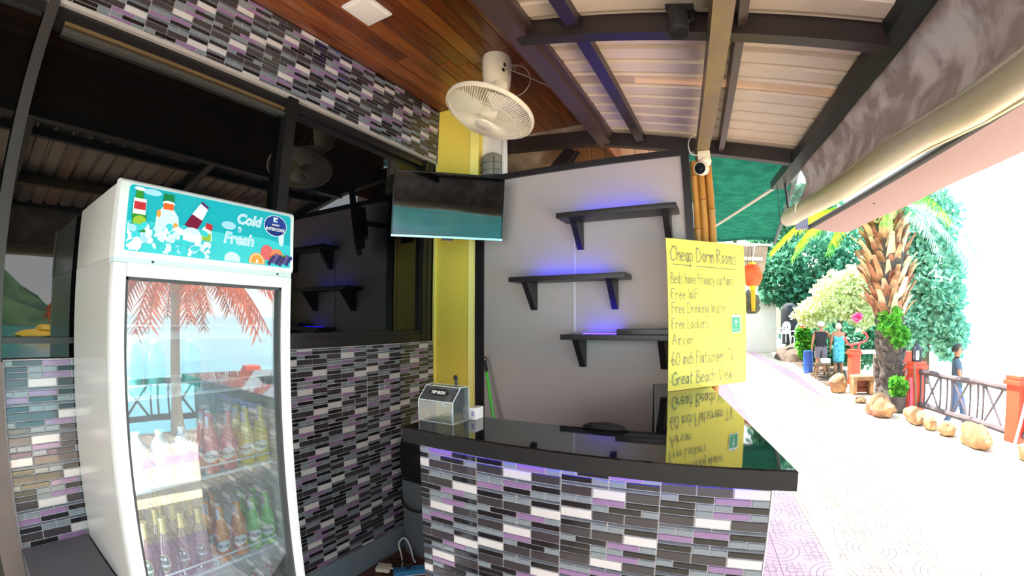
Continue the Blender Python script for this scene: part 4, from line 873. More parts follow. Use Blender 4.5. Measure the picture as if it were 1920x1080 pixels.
b = MB(); b.tube([(-1.466, 2.47, 1.26), (-1.484, 2.48, 1.33)], .011, 8); b.tube([(-1.484+.012*math.cos(a), 2.48, 1.343+.013*math.sin(a)) for a in [2*math.pi*i/12 for i in range(12)]], .004, 5, closed=True); b.build('hang_cap', BLACKM, gb)
b = MB(); b.cbox((-1.165, 2.3, .085), (.24, .04, .05), .01); b.cbox((-1.165, 2.3, .05), (.23, .035, .04), .006); b.build('head', mat('broom_dark', '2f5a35', .6), gb)
pw = thing('power_strip', 'blue and white power strip on the floor beside the bin', 'power strip', (-1.68, 1.93, .03))
b = MB(); Mz = Matrix.Rotation(R(48), 3, 'Z'); b.cbox((-1.64, 1.95, .05), (.34, .06, .035), .004, Mz, 0); b.build('strip_body', mat('strip_blue', '3f8fc4', .4), pw)
b = MB(); b.cbox((-1.64, 1.95, .034), (.345, .065, .006), .002, Mz); b.build('strip_base', WHITEM, pw)
b = MB(); b.cbox((-1.70, 1.90, .085), (.03, .03, .04), .006, Mz); b.build('plug', BLACKM, pw)
b = MB(); b.cbox((-1.84, 1.83, .05), (.09, .075, .03), .01, Matrix.Rotation(R(25), 3, 'Z')); tag(b.build('adapter', WHITEP), 'white power adapter on the floor next to the strip', 'adapter')
b = MB(); b.tube(cr([(-1.80, 1.84, .06), (-1.76, 1.90, .04), (-1.84, 2.0, .05), (-1.885, 2.03, .12), (-1.845, 2.04, .17), (-1.80, 2.04, .13), (-1.74, 2.0, .06), (-1.70, 1.97, .075)]), .005, 6); tag(b.build('cable', WHITEM), 'white cable looping up in front of the bin', 'cable')
b = MB(); b.tube(cr([(-1.70, 1.90, .10), (-1.75, 1.93, .09), (-1.83, 1.92, .04), (-1.90, 1.88, .035), (-1.86, 1.80, .035), (-1.78, 1.82, .035), (-1.74, 1.96, .035), (-1.82, 1.99, .04), (-1.91, 1.95, .036)]), .004, 6); tag(b.build('cable', BLACKM), 'black cable tangled on the floor beside the bin', 'cable')

# ================================================================ outdoors
G = -.28
SANDM = mat('pale_ground', 'ddd0bd', .9, var=.2, vscale=3, bump=.3, bscale=25, col2='b8a894')
b = MB(); b.prism([(-4, -6, G-.02), (6.3, -6, G-.02), (3.7, 9.4, G-.02), (4.6, 17, G-.02), (5, 70, G-.02), (-6, 70, G-.02), (-6, 4.0, G-.02), (-4, 4.0, G-.02)], (0, 0, -.4)); struct('ground', b, SANDM, 'pale sandy ground between the path and the railing')
b = MB(); b.add([(3, -40, -.78), (9, -40, -1.0), (9, 70, -1.0), (3, 70, -.72)], [(0, 1, 2, 3)]); struct('beach', b, mat('beach_sand', 'e6dccb', .9, var=.12, vscale=2), 'bright beach below the railing')
SEA = mat('sea_water', '2fa3ad', .12, spec=.5, var=.25, vscale=.25, bump=.35, bscale=3, col2='1d7f92')
b = MB(); b.add([(7.2, -300, -.93), (420, -300, -.93), (420, 420, -.93), (7.2, 420, -.93)], [(0, 1, 2, 3)]); struct('sea', b, SEA, 'turquoise sea beyond the beach')
# forested headland across the bay
HILL = mat('hill_forest', '5d7a4d', .9, var=.6, vscale=.16, bump=1, bscale=.5, col2='2f4a38')
b = MB(); NX, NY = 50, 10; vs = []
for i in range(NX+1):
    a = R(-75+86*i/NX); hh = 15*(.55+.45*math.sin(i*.33)+.25*noise.noise((i*.3, 0, 1)))*min(1, (NX-i)/7, i/5+.2)
    for j in range(NY+1):
        t = j/NY; d = 78+34*t; k = noise.noise((i*.9, j*.9, 3))*2.2; vs.append((d*math.cos(a), d*math.sin(a), -1+max(0, hh*math.sin(math.pi/2*min(1, t*1.4))+k*(t > 0))))
fs = [(i*(NY+1)+j, (i+1)*(NY+1)+j, (i+1)*(NY+1)+j+1, i*(NY+1)+j+1) for i in range(NX) for j in range(NY)]
b.add(vs, fs, 0, True); struct('hill', b, HILL, 'forested headland across the bay', sharp=180)
b = MB(); b.blob((46, 5.0, -.7), (1.4, 2.0, .5), 2, .1, 2, 3); b.blob((46, 5.6, -.2), (.8, .8, .45), 2, .1, 2, 5); tag(b.build('boat', mat('boat_yellow', 'e2b53a', .5)), 'small yellow boat moored on the sea, seen mirrored in the dark glass', 'boat')

# ---------------------------------------------------------------- path: patterned paving slabs with pink borders
def paving(name, col, col2):
    m = bpy.data.materials.new(name); m.use_nodes = True; n = m.node_tree; bs = n.nodes['Principled BSDF']; N = n.nodes.new; L = n.links.new
    t = N('ShaderNodeTexCoord'); sx = N('ShaderNodeSeparateXYZ'); L(t.outputs['Object'], sx.inputs[0])
    def mth(op, a, c=None, v=None):
        q = N('ShaderNodeMath'); q.operation = op
        for k, s in enumerate((a, c)):
            if s is None: continue
            if isinstance(s, (int, float)): q.inputs[k].default_value = s
            else: L(s, q.inputs[k])
        return q.outputs[0]
    def arc(cx_, cy_, r_):
        dx = mth('SUBTRACT', sx.outputs[0], cx_); dy = mth('SUBTRACT', sx.outputs[1], cy_); d = mth('SQRT', mth('ADD', mth('MULTIPLY', dx, dx), mth('MULTIPLY', dy, dy)))
        return mth('LESS_THAN', mth('ABSOLUTE', mth('SUBTRACT', d, r_)), .004)
    acc = None
    for c_ in ((.2, .2), (-.2, -.2)):
        for r_ in (.10, .15, .20):
            a = arc(*c_, r_); acc = a if acc is None else mth('MAXIMUM', acc, a)
    for s_ in ((.12, -.12), (-.12, .12)): acc = mth('MAXIMUM', acc, arc(*s_, .045))
    for v_ in (.05, .10, .15):
        for sg_ in (1, -1):
            ln = mth('LESS_THAN', mth('ABSOLUTE', mth('SUBTRACT', sx.outputs[0], v_*sg_)), .003); hf = mth('GREATER_THAN', mth('MULTIPLY', sx.outputs[1], -sg_), .0)
            ln2 = mth('LESS_THAN', mth('ABSOLUTE', mth('SUBTRACT', sx.outputs[1], -v_*sg_)), .003); hf2 = mth('GREATER_THAN', mth('MULTIPLY', sx.outputs[0], sg_), .0)
            far = mth('MULTIPLY', hf, hf2); acc = mth('MAXIMUM', acc, mth('MULTIPLY', mth('MAXIMUM', ln, ln2), far))
    nz = N('ShaderNodeTexNoise'); nz.inputs['Scale'].default_value = 6; oi = N('ShaderNodeObjectInfo'); L(t.outputs['Object'], nz.inputs[0])
    r1 = N('ShaderNodeMixRGB'); r1.inputs[1].default_value = (*lin(col), 1); r1.inputs[2].default_value = (*lin(col2), 1)
    f_ = mth('ADD', mth('MULTIPLY', nz.outputs['Fac'], .5), mth('MULTIPLY', oi.outputs['Random'], .5)); L(f_, r1.inputs[0])
    r2 = N('ShaderNodeMixRGB'); r2.inputs[2].default_value = (*lin('9a7c80'), 1); L(acc, r2.inputs[0]); L(r1.outputs[0], r2.inputs[1]); L(r2.outputs[0], bs.inputs['Base Color']); bs.inputs['Roughness'].default_value = .6
    return m
PINK = paving('pink_paving', 'd9b2c0', 'c99fae'); CREAM = paving('cream_paving', 'f2e0b4', 'ecd0a6')
pth = thing('path', None, None, (1.5, 8, G-.05)); pth['kind'] = 'structure'; pth['label'] = 'sunlit seaside path of patterned cream slabs with pink borders'
def slab_me(m, wd=.4, ln=.4):
    b = MB(); b.cbox((0, 0, -.02), (wd-.004, ln-.004, .04), .003); me = bpy.data.meshes.new('slab'); me.from_pydata(b.v, [], b.f); me.materials.append(m); return me
ME_P, ME_C = slab_me(PINK), slab_me(CREAM)
inv = WM[pth.name].inverted(); cnt = 0
ang = math.atan2(-.13, 1.0)                   # path runs slightly askew: left edge from (.92,3.3) to (.35,9.5)
PM = Matrix.Translation((.925, 3.27, G)) @ Matrix.Rotation(R(5.2), 4, 'Z')
rest = MB()
for j in range(-20, 90):
    for i in range(-7 if j < -4 else -2, 6):
        T = PM @ Matrix.Translation((.2+.4*i, .2+.4*j, rnd.uniform(-.002, .002))); p = T.translation
        if p.x < .2 and 1.0 < p.y < 4.1 or p.x < -1.1: continue
        pink = i in (-1, -2) or i == 5
        if -6 <= j < 24 and i > -3:
            o = bpy.data.objects.new('paving_slab', ME_P if pink else ME_C); COL.objects.link(o); o.parent = pth; o.matrix_local = inv @ T @ Matrix.Rotation(R(90*((i+j) % 2)), 4, 'Z')
        else: rest.box(p-Vector((0, 0, .02)), (.396, .396, .04), PM.to_3x3(), 1 if pink else 0)
o = rest.build('paving_field', [CREAM, PINK], pth); o['kind'] = 'stuff'
b = MB(); b.prism([(.3, 24, G-.1), (2.62, 24, G-.1), (3.6, 42, G-.1), (-2, 42, G-.1)], (0, 0, .1)); vs = b.v
for k in (6, 7): vs[k].z = 2.35
for k, v in enumerate(vs):
    if v.y > 40: v.z = 2.75 if k > 3 else 2.2
struct('ramp', b, mat('white_concrete', 'e9e4dc', .7, var=.06, vscale=3), 'white concrete ramp where the path climbs')
b = MB(); b.bb((-3, 43, G), (8, 43.6, 3.6)); struct('wall_far', b, mat('far_wall', 'b3a58c', .8, var=.2, vscale=1), 'beige wall at the top of the ramp')

b = MB(); b.bb((-5, 6.8, G), (-1.25, 34, 8.2)); struct('unseen_shade_building', b, mat('shade_building_wall', 'b8ac9c', .8), 'tall unseen building added to shade the path')  # unseen block added to keep the sun off the path

# ---------------------------------------------------------------- stones along the path
STONE = mat('sandstone', 'a3805a', .8, var=.35, vscale=4, bump=.4, bscale=9, col2='745438')
for k, (x, y, dx, dy, dz, fl, lab) in enumerate((
        (2.93, 11.6, .26, .22, .26, 'squarish tan boulder at the path edge in front of the wooden stool'),
        (3.02, 8.85, .27, .34, .22, 'big pale-topped boulder at the foot of the palm trunk'),
        (3.36, 8.48, .17, .42, .15, 'long low tan stone between the palm and the red lantern post'),
        (3.47, 7.86, .10, .24, .13, 'small tan stone in front of the lantern post'),
        (3.58, 7.45, .14, .2, .13, 'wedge-shaped tan stone under the railing, between two larger ones'),
        (3.70, 6.85, .17, .38, .18, 'long golden boulder under the railing, near the right red post'),
        (4.08, 6.15, .14, .16, .13, 'grey-brown stone at the right edge beside the red post'),
        (3.05, 10.3, .12, .16, .06, 'flat grey stone lying before the palm')) if False else (
        (2.80, 11.6, .21, .22, .27, -.8, 'squarish tan boulder at the path edge in front of the wooden stool'),
        (2.98, 8.92, .25, .33, .22, -.7, 'big pale-topped boulder at the foot of the palm trunk'),
        (3.42, 8.36, .14, .34, .15, -.7, 'long low tan stone between the palm and the red lantern post'),
        (3.48, 7.80, .10, .15, .13, -.7, 'small tan stone in front of the lantern post'),
        (3.58, 7.42, .13, .17, .13, -.7, 'wedge-shaped tan stone under the railing, between two larger ones'),
        (3.72, 6.78, .16, .36, .19, -.7, 'long golden boulder under the railing near the right red post'),
        (4.10, 6.05, .14, .16, .13, -.7, 'grey-brown stone at the picture edge beside the red post'),
        (2.98, 10.25, .12, .16, .07, -.6, 'flat grey stone lying before the palm'))):
    b = MB(); b.blob((x, y, G+dz*.62), (dx, dy, dz), 3, .16, 1.6, k+1, flat=-dz*.66); b.blob((x+dx*.25, y-dy*.2, G+dz*.5), (dx*.75, dy*.7, dz*.8), 2, .2, 2, k+9, flat=-dz*.55)
    tag(b.build('boulder', STONE, sharp=28), lab, 'stone', 'boulders edging the path')
# wooden stool with a white box, stone bench
SX, SY = 2.90, 14.05
st = thing('stool', 'small wooden stool standing on the gravel in front of the couple', 'stool', (SX, SY, G))
WOODD = mat('grey_brown_wood', '7d664c', .6, var=.25, vscale=8)
b = MB(); b.cbox((SX, SY, .13), (.46, .4, .05), .01); b.build('seat', WOODD, st)
for sx_ in (-1, 1):
    for sy_ in (-1, 1):
        b = MB(); b.bar((SX+.16*sx_, SY+.14*sy_, .11), (SX+.23*sx_, SY+.19*sy_, G), .045, .045, (0, 1, 0)); b.build('leg', WOODD, st)
b = MB(); b.cbox((SX+.1, SY+.02, .225), (.28, .24, .14), .03); tag(b.build('white_box', WHITEM), 'white box lying on the wooden stool', 'box')
bs = thing('stone_bench', 'sun-bleached stone bench with a dark hollow beside the palm', 'bench', (3.3, 11.3, G))
b = MB(); b.cbox((3.31, 11.35, .09), (.50, .42, .10), .03); b.build('seat', STONE, bs)
for dx in (-.2, .2):
    b = MB(); b.cbox((3.31+dx, 11.35, -.12), (.09, .40, .33), .02); b.build('leg', STONE, bs)
b = MB(); b.cbox((3.31, 11.45, -.12), (.32, .05, .3), .01); b.bar((3.14, 11.40, -.22), (3.48, 11.40, -.2), .05, .08); b.build('back_board', mat('red_brown_wood', '8a4a3a', .6), bs)
tbl = thing('stone_table', 'white topped stone table behind the stone bench', 'table', (4.05, 13.4, G))
b = MB(); b.cbox((4.05, 13.4, .52), (.95, .6, .07), .03); b.build('table_top', mat('bleached_stone', 'e6ddd2', .7, var=.1), tbl)
for dx in (-.3, .3):
    b = MB(); b.cbox((4.05+dx, 13.4, .1), (.14, .4, .77), .03); b.build('leg', mat('bleached_stone', 'e6ddd2'), tbl)

# ---------------------------------------------------------------- railing with red posts
REDM = mat('red_post_paint', 'd2492f', .5, var=.12, vscale=4); RAILW = mat('dark_rail_wood', '5d5358', .7, var=.3, vscale=6, bump=.3)
def red_post(x, y, h, w_, label, cap=True, group='red posts of the railing'):
    t = thing('railing_post', label, 'post', (x, y, G), R(12), group)
    Mz = Matrix.Rotation(R(12), 3, 'Z')
    b = MB(); b.cbox((x, y, G+(h-.12)/2), (w_, w_, h-.12), .02, Mz); b.build('shaft', REDM, t)
    if cap:
        b = MB(); b.cbox((x, y, G+h-.10), (w_*1.28, w_*1.28, .07), .02, Mz); b.cbox((x, y, G+h-.035), (w_*1.1, w_*1.1, .07), .025, Mz); b.build('cap', REDM, t)
    return t
posts = [(3.83, 9.34, .93, .26, 'red railing post carrying the black lantern'), (4.42, 6.86, .95, .26, 'red railing post at the right edge of the picture'), (4.95, 4.35, .95, .26, 'red railing post out of frame, mirrored in the cooler door'), (5.5, 1.85, .95, .26, 'second red railing post out of frame, mirrored in the dark glass')]
for p in posts: red_post(*p)
red_post(4.18, 10.9, 1.12, .3, 'taller red post half hidden behind the palm trunk', False)
red_post(3.5, 12.75, .93, .26, 'red post topped by the bent red tube beside the couple')
b = MB(); Mz = Matrix.Rotation(R(12), 3, 'Z')
for dx, dz in ((-.1, .22), (.1, .5)): b.cbox((4.42-.06, 6.74, G+dz), (.01, .01, .01), .001, Mz)
def bay(p, q, label, n):
    p = Vector(p); q = Vector(q); d = (q-p).normalized(); a = p+d*.12; c = q-d*.12; L_ = (c-a).length
    t = thing('railing', label, 'railing', ((p.x+q.x)/2, (p.y+q.y)/2, G), 0, 'dark wooden railings with crossed braces')
    def at(s, z): return Vector((a.x+d.x*s, a.y+d.y*s, z))
    zt, zb = G+.74, G+.12
    for z, r_ in ((zt, .05), (zb, .055)):
        b = MB(); b.tube([at(L_*i/6, z+.012*math.sin(i*1.9)) for i in range(7)], [r_*(1+.08*math.sin(i*2.3)) for i in range(7)], 8); b.build('rail_log', RAILW, t)
    for k in range(n):
        s0, s1 = L_*(k+.04)/n, L_*(k+.96)/n
        for s in (s0, s0+.12, s1-.12 if k < n-1 else s1):
            b = MB(); b.tube([at(s, zb), at(s+.01, (zt+zb)/2), at(s, zt)], [.02, .016, .022], 6); b.build('baluster', RAILW, t)
        b = MB(); b.tube([at(s0+.14, zb), at(s1-.14, zt)], .02, 6); b.build('brace', RAILW, t)
        b = MB(); b.tube([at(s0+.14, zt), at(s1-.14, zb)], .02, 6); b.build('brace', RAILW, t)
bay((3.83, 9.34), (4.42, 6.86), 'dark wooden railing between the lantern post and the right red post', 3)
bay((4.42, 6.86), (4.95, 4.35), 'dark wooden railing running out of the picture past the right post', 3)
bay((4.95, 4.35), (5.5, 1.85), 'dark wooden railing out of frame, mirrored in the cooler door', 3)
bay((3.83, 9.34), (4.18, 10.9), 'dark wooden railing behind the palm trunk', 2)
ln = thing('post_lantern', 'black lantern standing on the red railing post', 'lantern', (3.83, 9.34, G+.93))
LANM = mat('lantern_black', '2b2f3c', .5)
b = MB(); b.cbox((3.83, 9.34, .665), (.15, .15, .03), .008); b.build('foot', LANM, ln)
for dx in (-1, 1):
    for dy in (-1, 1):
        b = MB(); b.bar((3.83+.06*dx, 9.34+.06*dy, .68), (3.83+.06*dx, 9.34+.06*dy, .88), .025, .025, (0, 1, 0)); b.build('corner_bar', LANM, ln)
b = MB(); b.lathe([(.0, .68), (.045, .68), (.045, .86), (0, .87)], 12, Matrix.Translation((3.83, 9.34, 0))); b.build('glass', mat('lantern_glass', 'dfe4ea', .2), ln)
b = MB(); b.lathe([(.13, .87), (.10, .90), (.05, .97), (.02, 1.0), (.025, 1.02), (0, 1.05)], 8, Matrix.Translation((3.83, 9.34, 0))); b.build('roof', LANM, ln)
b = MB(); b.tube([(3.655, 9.12, G), (3.665, 9.2, .36)], .04, 6); tag(b.build('plank', mat('pink_red_board', 'd2566a', .6)), 'pinkish red board leaning between the palm and the lantern post', 'board')
b = MB(); b.tube([(3.74, 9.06, G), (3.70, 9.14, .62)], .018, 6); tag(b.build('stick', WOODD), 'thin brown stick leaning beside the pinkish board', 'stick')
b = MB(); b.cbox((3.82, 10.5, .43), (.28, .28, .12), .02); b.cbox((3.82, 10.5, .05), (.16, .16, .66), .02); tag(b.build('plinth', WHITEM), 'white plinth between the palm and the lantern post', 'plinth')
b = MB(); b.tube([(4.16, 6.52, G), (4.36, 6.60, .36)], [.02, .02], 8); b.tube([(4.36, 6.60, .36), (4.40, 6.616, .46)], .023, 8, 1); tag(b.build('pole', [WHITEM, mat('pole_mint', '5fc9a0', .4)]), 'white pole with a green end leaning on the right red post', 'pole')
rn = thing('tube_ornament', 'red bent tube ornament on top of the red post', 'ornament', (3.5, 12.75, G+.93))
RT = mat('red_tube', 'cf4a48', .4)
for P in ([(3.18, 12.7, .93), (3.22, 12.7, .96), (3.28, 12.7, .86), (3.36, 12.7, .76), (3.6, 12.72, .80), (3.82, 12.75, .86), (3.88, 12.76, .95), (3.8, 12.76, 1.08), (3.74, 12.76, 1.08)], [(3.42, 12.7, .66), (3.44, 12.7, .77)], [(3.60, 12.7, .66), (3.64, 12.7, .80)]):
    b = MB(); b.tube(P, .03, 8); b.build('tube', RT, rn)

# ---------------------------------------------------------------- plants
def leaves(b, c, d, n, s0, s1, seed=1, shell=.55, mi=0, asp=.5, droop=0):
    r_ = random.Random(seed); c = Vector(c)
    for _ in range(n):
        v = Vector((r_.gauss(0, 1), r_.gauss(0, 1), r_.gauss(0, 1))).normalized(); k = shell+(1-shell)*r_.random(); k *= .82+.36*noise.noise(v*2.3+Vector((seed, 0, 0)))+.1
        p = c+Vector((v.x*d[0], v.y*d[1], v.z*d[2]))*k; s = r_.uniform(s0, s1)
        t = (v+Vector((r_.gauss(0, .6), r_.gauss(0, .6), r_.gauss(0, .6)-droop))).normalized(); u = t.orthogonal().normalized(); u = Matrix.Rotation(r_.random()*6.28, 3, t) @ u
        a = t*s; e = u*s*asp; b.add([p-e*.2, p+a*.5-e, p+a, p+a*.5+e], [(0, 1, 2, 3)], mi)
def tree(name, label, cat, base, trunk, crowns, n, s, m, tr, group=None):
    t = thing(name, label, cat, base, 0, group)
    b = MB(); P = [Vector(base)]+[Vector(q) for q in trunk]; b.tube(P, [tr*(1-.5*i/len(P)) for i in range(len(P))], 8)
    for k, (c, d) in enumerate(crowns): b.tube([P[-1], Vector(c)], [tr*.45, tr*.15], 6)
    b.build('trunk', mat('bark_brown', '6d5a48', .9, var=.3), t)
    b = MB()
    for k, (c, d) in enumerate(crowns): leaves(b, c, d, n, *s, seed=k+int(base[1]*10))
    o = b.build('foliage', m, t); o['kind'] = 'stuff'; return t
LG = leaf_mat('dark_leaf', '74b08c', '3f7d66'); LL = leaf_mat('hazed_leaf', 'b4dcbc', '6fae9c'); LV = leaf_mat('variegated_leaf', 'f4f6dc', 'c9d48a', .5); LY = leaf_mat('yellow_leaf', 'c6dc3a', '7fae22', .6); LB = leaf_mat('bright_leaf', '7cc34a', '3f8a3a')  # the pale LL greens have haze put into their colour
tree('shade_tree', 'large dark green tree rising behind the variegated bush', 'tree', (4.8, 24, G), [(4.7, 24, 1.5), (4.8, 24, 3.2)], [((4.4, 24, 4.2), (2.3, 1.6, 1.9)), ((6.6, 24.5, 4.1), (1.9, 1.5, 2.2)), ((3.0, 24, 3.4), (1.5, 1.2, 1.6)), ((5.2, 24, 2.2), (2.4, 1.2, 1.3)), ((3.1, 25.5, 5.6), (1.6, 1.2, 1.1))], 2100, (.16, .34), LG, .25)
tree('shade_tree', 'haze-paled green tree on the right, behind the palm and the lantern post', 'tree', (6.6, 15.5, -.7), [(6.6, 15.5, 1), (6.7, 15.5, 2.6)], [((6.8, 15.2, 4.4), (1.1, 1.0, 1.4)), ((6.9, 15.2, 2.6), (1.0, 1.0, 1.3)), ((6.2, 15.6, 1.4), (.9, .8, 1.2)), ((7.2, 15, .9), (.55, .6, .8)), ((5.9, 15.6, 3.4), (.9, .8, 1.2))], 1900, (.12, .26), LL, .2)
tree('shade_tree', 'overhanging dark green tree shading the couple by the path', 'tree', (.15, 15.9, G), [(.2, 15.9, 2.0), (.45, 15.6, 4.4)], [((2.2, 14.6, 4.8), (1.5, 1.3, .8))], 2300, (.14, .28), LG, .10)
tree('hedge_bush', 'dark green hedge behind the white chairs at the top of the bank', 'bush', (3.5, 22.8, G), [(3.5, 22.8, .1)], [((3.6, 22.6, .9), (.9, .5, 1.1)), ((4.7, 22.2, .7), (.9, .5, 1.1)), ((4.0, 20.6, .3), (.7, .5, .8))], 1000, (.14, .28), LG, .06)
tree('hedge_bush', 'dark green hedge behind the couple and the red post', 'bush', (4.3, 17.6, G), [(4.3, 17.6, .1)], [((3.7, 17.7, .35), (.9, .5, .8)), ((5.0, 17.7, .45), (.9, .5, .95)), ((6.0, 18, .5), (.8, .5, .9))], 1100, (.12, .24), LG, .06)
tree('bush', 'big white and green variegated bush beside the path', 'bush', (3.95, 16.2, G), [(3.95, 16.1, .6), (3.95, 16, 1.3)], [((3.9, 15.9, 2.15), (1.0, .7, .8)), ((3.1, 16, 1.62), (.72, .6, .5)), ((4.6, 15.9, 1.75), (.6, .6, .7)), ((4.45, 16, 2.6), (.7, .5, .5))], 2100, (.07, .16), LV, .08)
tree('flower_shrub', 'small leafy shrub with reddish tips beside the white chairs', 'shrub', (3.0, 17.6, G), [(3.0, 17.6, .1)], [((3.0, 17.5, .45), (.34, .3, .45)), ((2.9, 17.5, .9), (.2, .2, .25))], 700, (.09, .18), LB, .03)
b = MB(); leaves(b, (2.9, 17.4, 1.12), (.12, .1, .08), 60, .05, .1, 5); tag(b.build('blossom', mat('orange_blossom', 'e2583a', .6)), 'orange blossom at the top of the small shrub', 'flower')
b = MB(); leaves(b, (3.36, 11.9, 1.5), (.10, .08, .09), 130, .05, .1, 8, .2); tag(b.build('blossom', mat('pink_blossom', 'e85aa0', .6)), 'hot pink blossom hanging below the variegated bush', 'flower')
# palm with a skirt of dead frond bases
pm = thing('palm_tree', 'thick palm with brown dead frond bases, dark trunk below', 'palm', (3.48, 9.95, G))
b = MB(); b.lathe([(.40, G-.02), (.34, -.1), (.275, .15), (.26, .9), (.27, 1.4), (.33, 1.9), (.42, 2.6), (.36, 3.3), (.2, 3.9)], 18, Matrix.Translation((3.5, 9.95, 0)))
for v in b.v: v += Vector((noise.noise(v*6), noise.noise(v*6+Vector((9, 0, 0))), 0))*.05
b.build('trunk', mat('palm_bark', '5d5550', .9, var=.45, vscale=9, bump=.8, bscale=22), pm)
b = MB(); r_ = random.Random(5)
for k in range(230):
    a = r_.random()*6.28; z = -.1+k/230*1.55; rad = .27+.02*r_.random(); p = Vector((3.5+rad*math.cos(a), 9.95+rad*math.sin(a), z)); o_ = Vector((math.cos(a), math.sin(a), 0)); t_ = Vector((-math.sin(a), math.cos(a), 0))
    b.add([p-t_*.06-o_*.03, p+t_*.06-o_*.03, p+t_*.025+o_*.045+pz*.07, p-t_*.025+o_*.045+pz*.07, p-pz*.05+o_*.01], [(0, 1, 2, 3), (1, 0, 4), (4, 3, 2), (0, 3, 4), (1, 4, 2)])
o = b.build('bark_scales', mat('palm_scale', '6e655e', .9, var=.4, vscale=6), pm); o['kind'] = 'stuff'
BOOT = [mat('dead_frond_tan', 'd0a278', .8, var=.3, vscale=5, col2='7d5238'), mat('dead_frond_red', 'b87c5e', .8, var=.3, vscale=5, col2='6b3f30'), mat('dead_frond_pale', 'e6cba4', .8, var=.2, vscale=5)]
for k in range(150):
    a = k*2.39996+r_.uniform(-.2, .2); z = 1.5+2.0*k/150; o_ = Vector((math.cos(a), math.sin(a), 0)); t_ = Vector((-math.sin(a), math.cos(a), 0)); rad = .27+.1*min(1, (z-1.4)/.9); L_ = r_.uniform(.3, .62); wd = r_.uniform(.05, .09)
    p = Vector((3.5, 9.95, z))+o_*rad; tip = p+o_*L_*r_.uniform(.35, .62)+pz*L_*r_.uniform(.6, .95); mid = p.lerp(tip, .5)-o_*.03
    b = MB()
    for (q0, w0, q1, w1) in ((p, wd*1.4, mid, wd), (mid, wd, tip, wd*.55)): b.add([q0-t_*w0, q0+t_*w0, q1+t_*w1, q1-t_*w1, q0-t_*w0-o_*.035, q0+t_*w0-o_*.035, q1+t_*w1-o_*.03, q1-t_*w1-o_*.03], [(0, 1, 2, 3), (7, 6, 5, 4), (0, 3, 7, 4), (1, 5, 6, 2), (3, 2, 6, 7), (0, 4, 5, 1)])
    b.build('frond_base', BOOT[k % 3], pm)
def frond(root, az, L_, rise, drop, m, seed, nl=34, ll=.55):
    r_ = random.Random(seed); o_ = Vector((math.cos(az), math.sin(az), 0)); P = []
    for i in range(12):
        t = i/11; P.append(Vector(root)+o_*L_*t*(1-.12*t)+pz*(rise*t-drop*t*t))
    b = MB(); b.tube(P, [.03*(1-.8*i/11) for i in range(12)], 5)
    for i in range(nl):
        t = .12+.86*i/nl; k = t*11; j = min(10, int(k)); p = P[j].lerp(P[j+1], k-j); tg = (P[j+1]-P[j]).normalized(); sd_ = tg.cross(pz).normalized()
        for s in (-1, 1):
            l_ = ll*(1-.55*t)*r_.uniform(.8, 1.1); d_ = (sd_*s*.75+tg*.45-pz*r_.uniform(.5, 1.0)).normalized(); e = tg*.028; b.add([p-e, p+d_*l_*.5-e*.9-pz*.01, p+d_*l_, p+d_*l_*.5+e*.9, p+e], [(0, 1, 2, 3, 4)])
    return b
for k, (az, L_, rise, drop, m) in enumerate(((3.5, 2.5, .7, 1.5, LY), (3.15, 2.9, .9, 1.75, LY), (3.9, 2.4, .6, 1.5, LY), (2.8, 2.4, .9, 1.8, LB), (4.4, 2.2, 1.0, 1.7, LB), (5.0, 2.3, 1.2, 1.9, LB), (5.7, 2.1, 1.0, 2.2, LL), (6.2, 2.0, .9, 2.2, LL), (.5, 2.2, 1.2, 2.2, LL), (1.2, 2.3, 1.3, 2.0, LB), (2.0, 2.4, 1.3, 2.0, LB))):
    b = frond((3.5, 9.95, 3.7), az, L_, rise, drop, m, k+3); b.build('frond', m, pm)
# second palm added out of frame to give the cooler door its orange reflection
p2 = thing('palm_tree', 'second palm added out of frame for the orange-brown reflection in the cooler door', 'palm', (4.6, 2.75, G))
b = MB(); b.lathe([(.12, G), (.08, .2), (.07, 1.6), (.13, 2.5), (.1, 3.0)], 14, Matrix.Translation((4.6, 2.75, 0))); b.build('trunk', mat('pale_trunk', 'b8ada0', .9, var=.2), p2)
DRY = leaf_mat('dry_orange_frond', 'dc6a3c', 'b04a2a', .35); b = MB()
for k in range(24):
    bb_ = frond((4.6, 2.75, 2.55), k*.2618, 1.5+.35*(k % 3), .25, 1.2+.12*(k % 4), DRY, k+40, 26, .55); b.add(bb_.v, bb_.f)
o = b.build('dry_fronds', DRY, p2)
# climber leaves on the palm, potted plant
b = MB(); leaves(b, (3.42, 9.62, 1.45), (.22, .12, .25), 90, .12, .24, 21, .3, droop=.6); leaves(b, (3.6, 9.60, 1.15), (.2, .1, .2), 60, .1, .2, 22, .3, droop=.6); tag(b.build('climber', LB), 'bright green climber leaves hanging on the palm trunk', 'climber')
pp = thing('potted_plant', 'dark pot with a leafy green plant at the foot of the palm', 'potted plant', (3.40, 9.2, G))
b = MB(); b.lathe([(0, G), (.12, G), (.17, -.06), (.18, .02), (.16, .02), (.15, -.03), (0, -.03)], 16, Matrix.Translation((3.40, 9.2, 0))); b.build('pot', mat('dark_pot', '4d4444', .6), pp)
b = MB(); leaves(b, (3.40, 9.2, .19), (.16, .16, .2), 260, .06, .13, 31, .3); o = b.build('foliage', LB, pp)
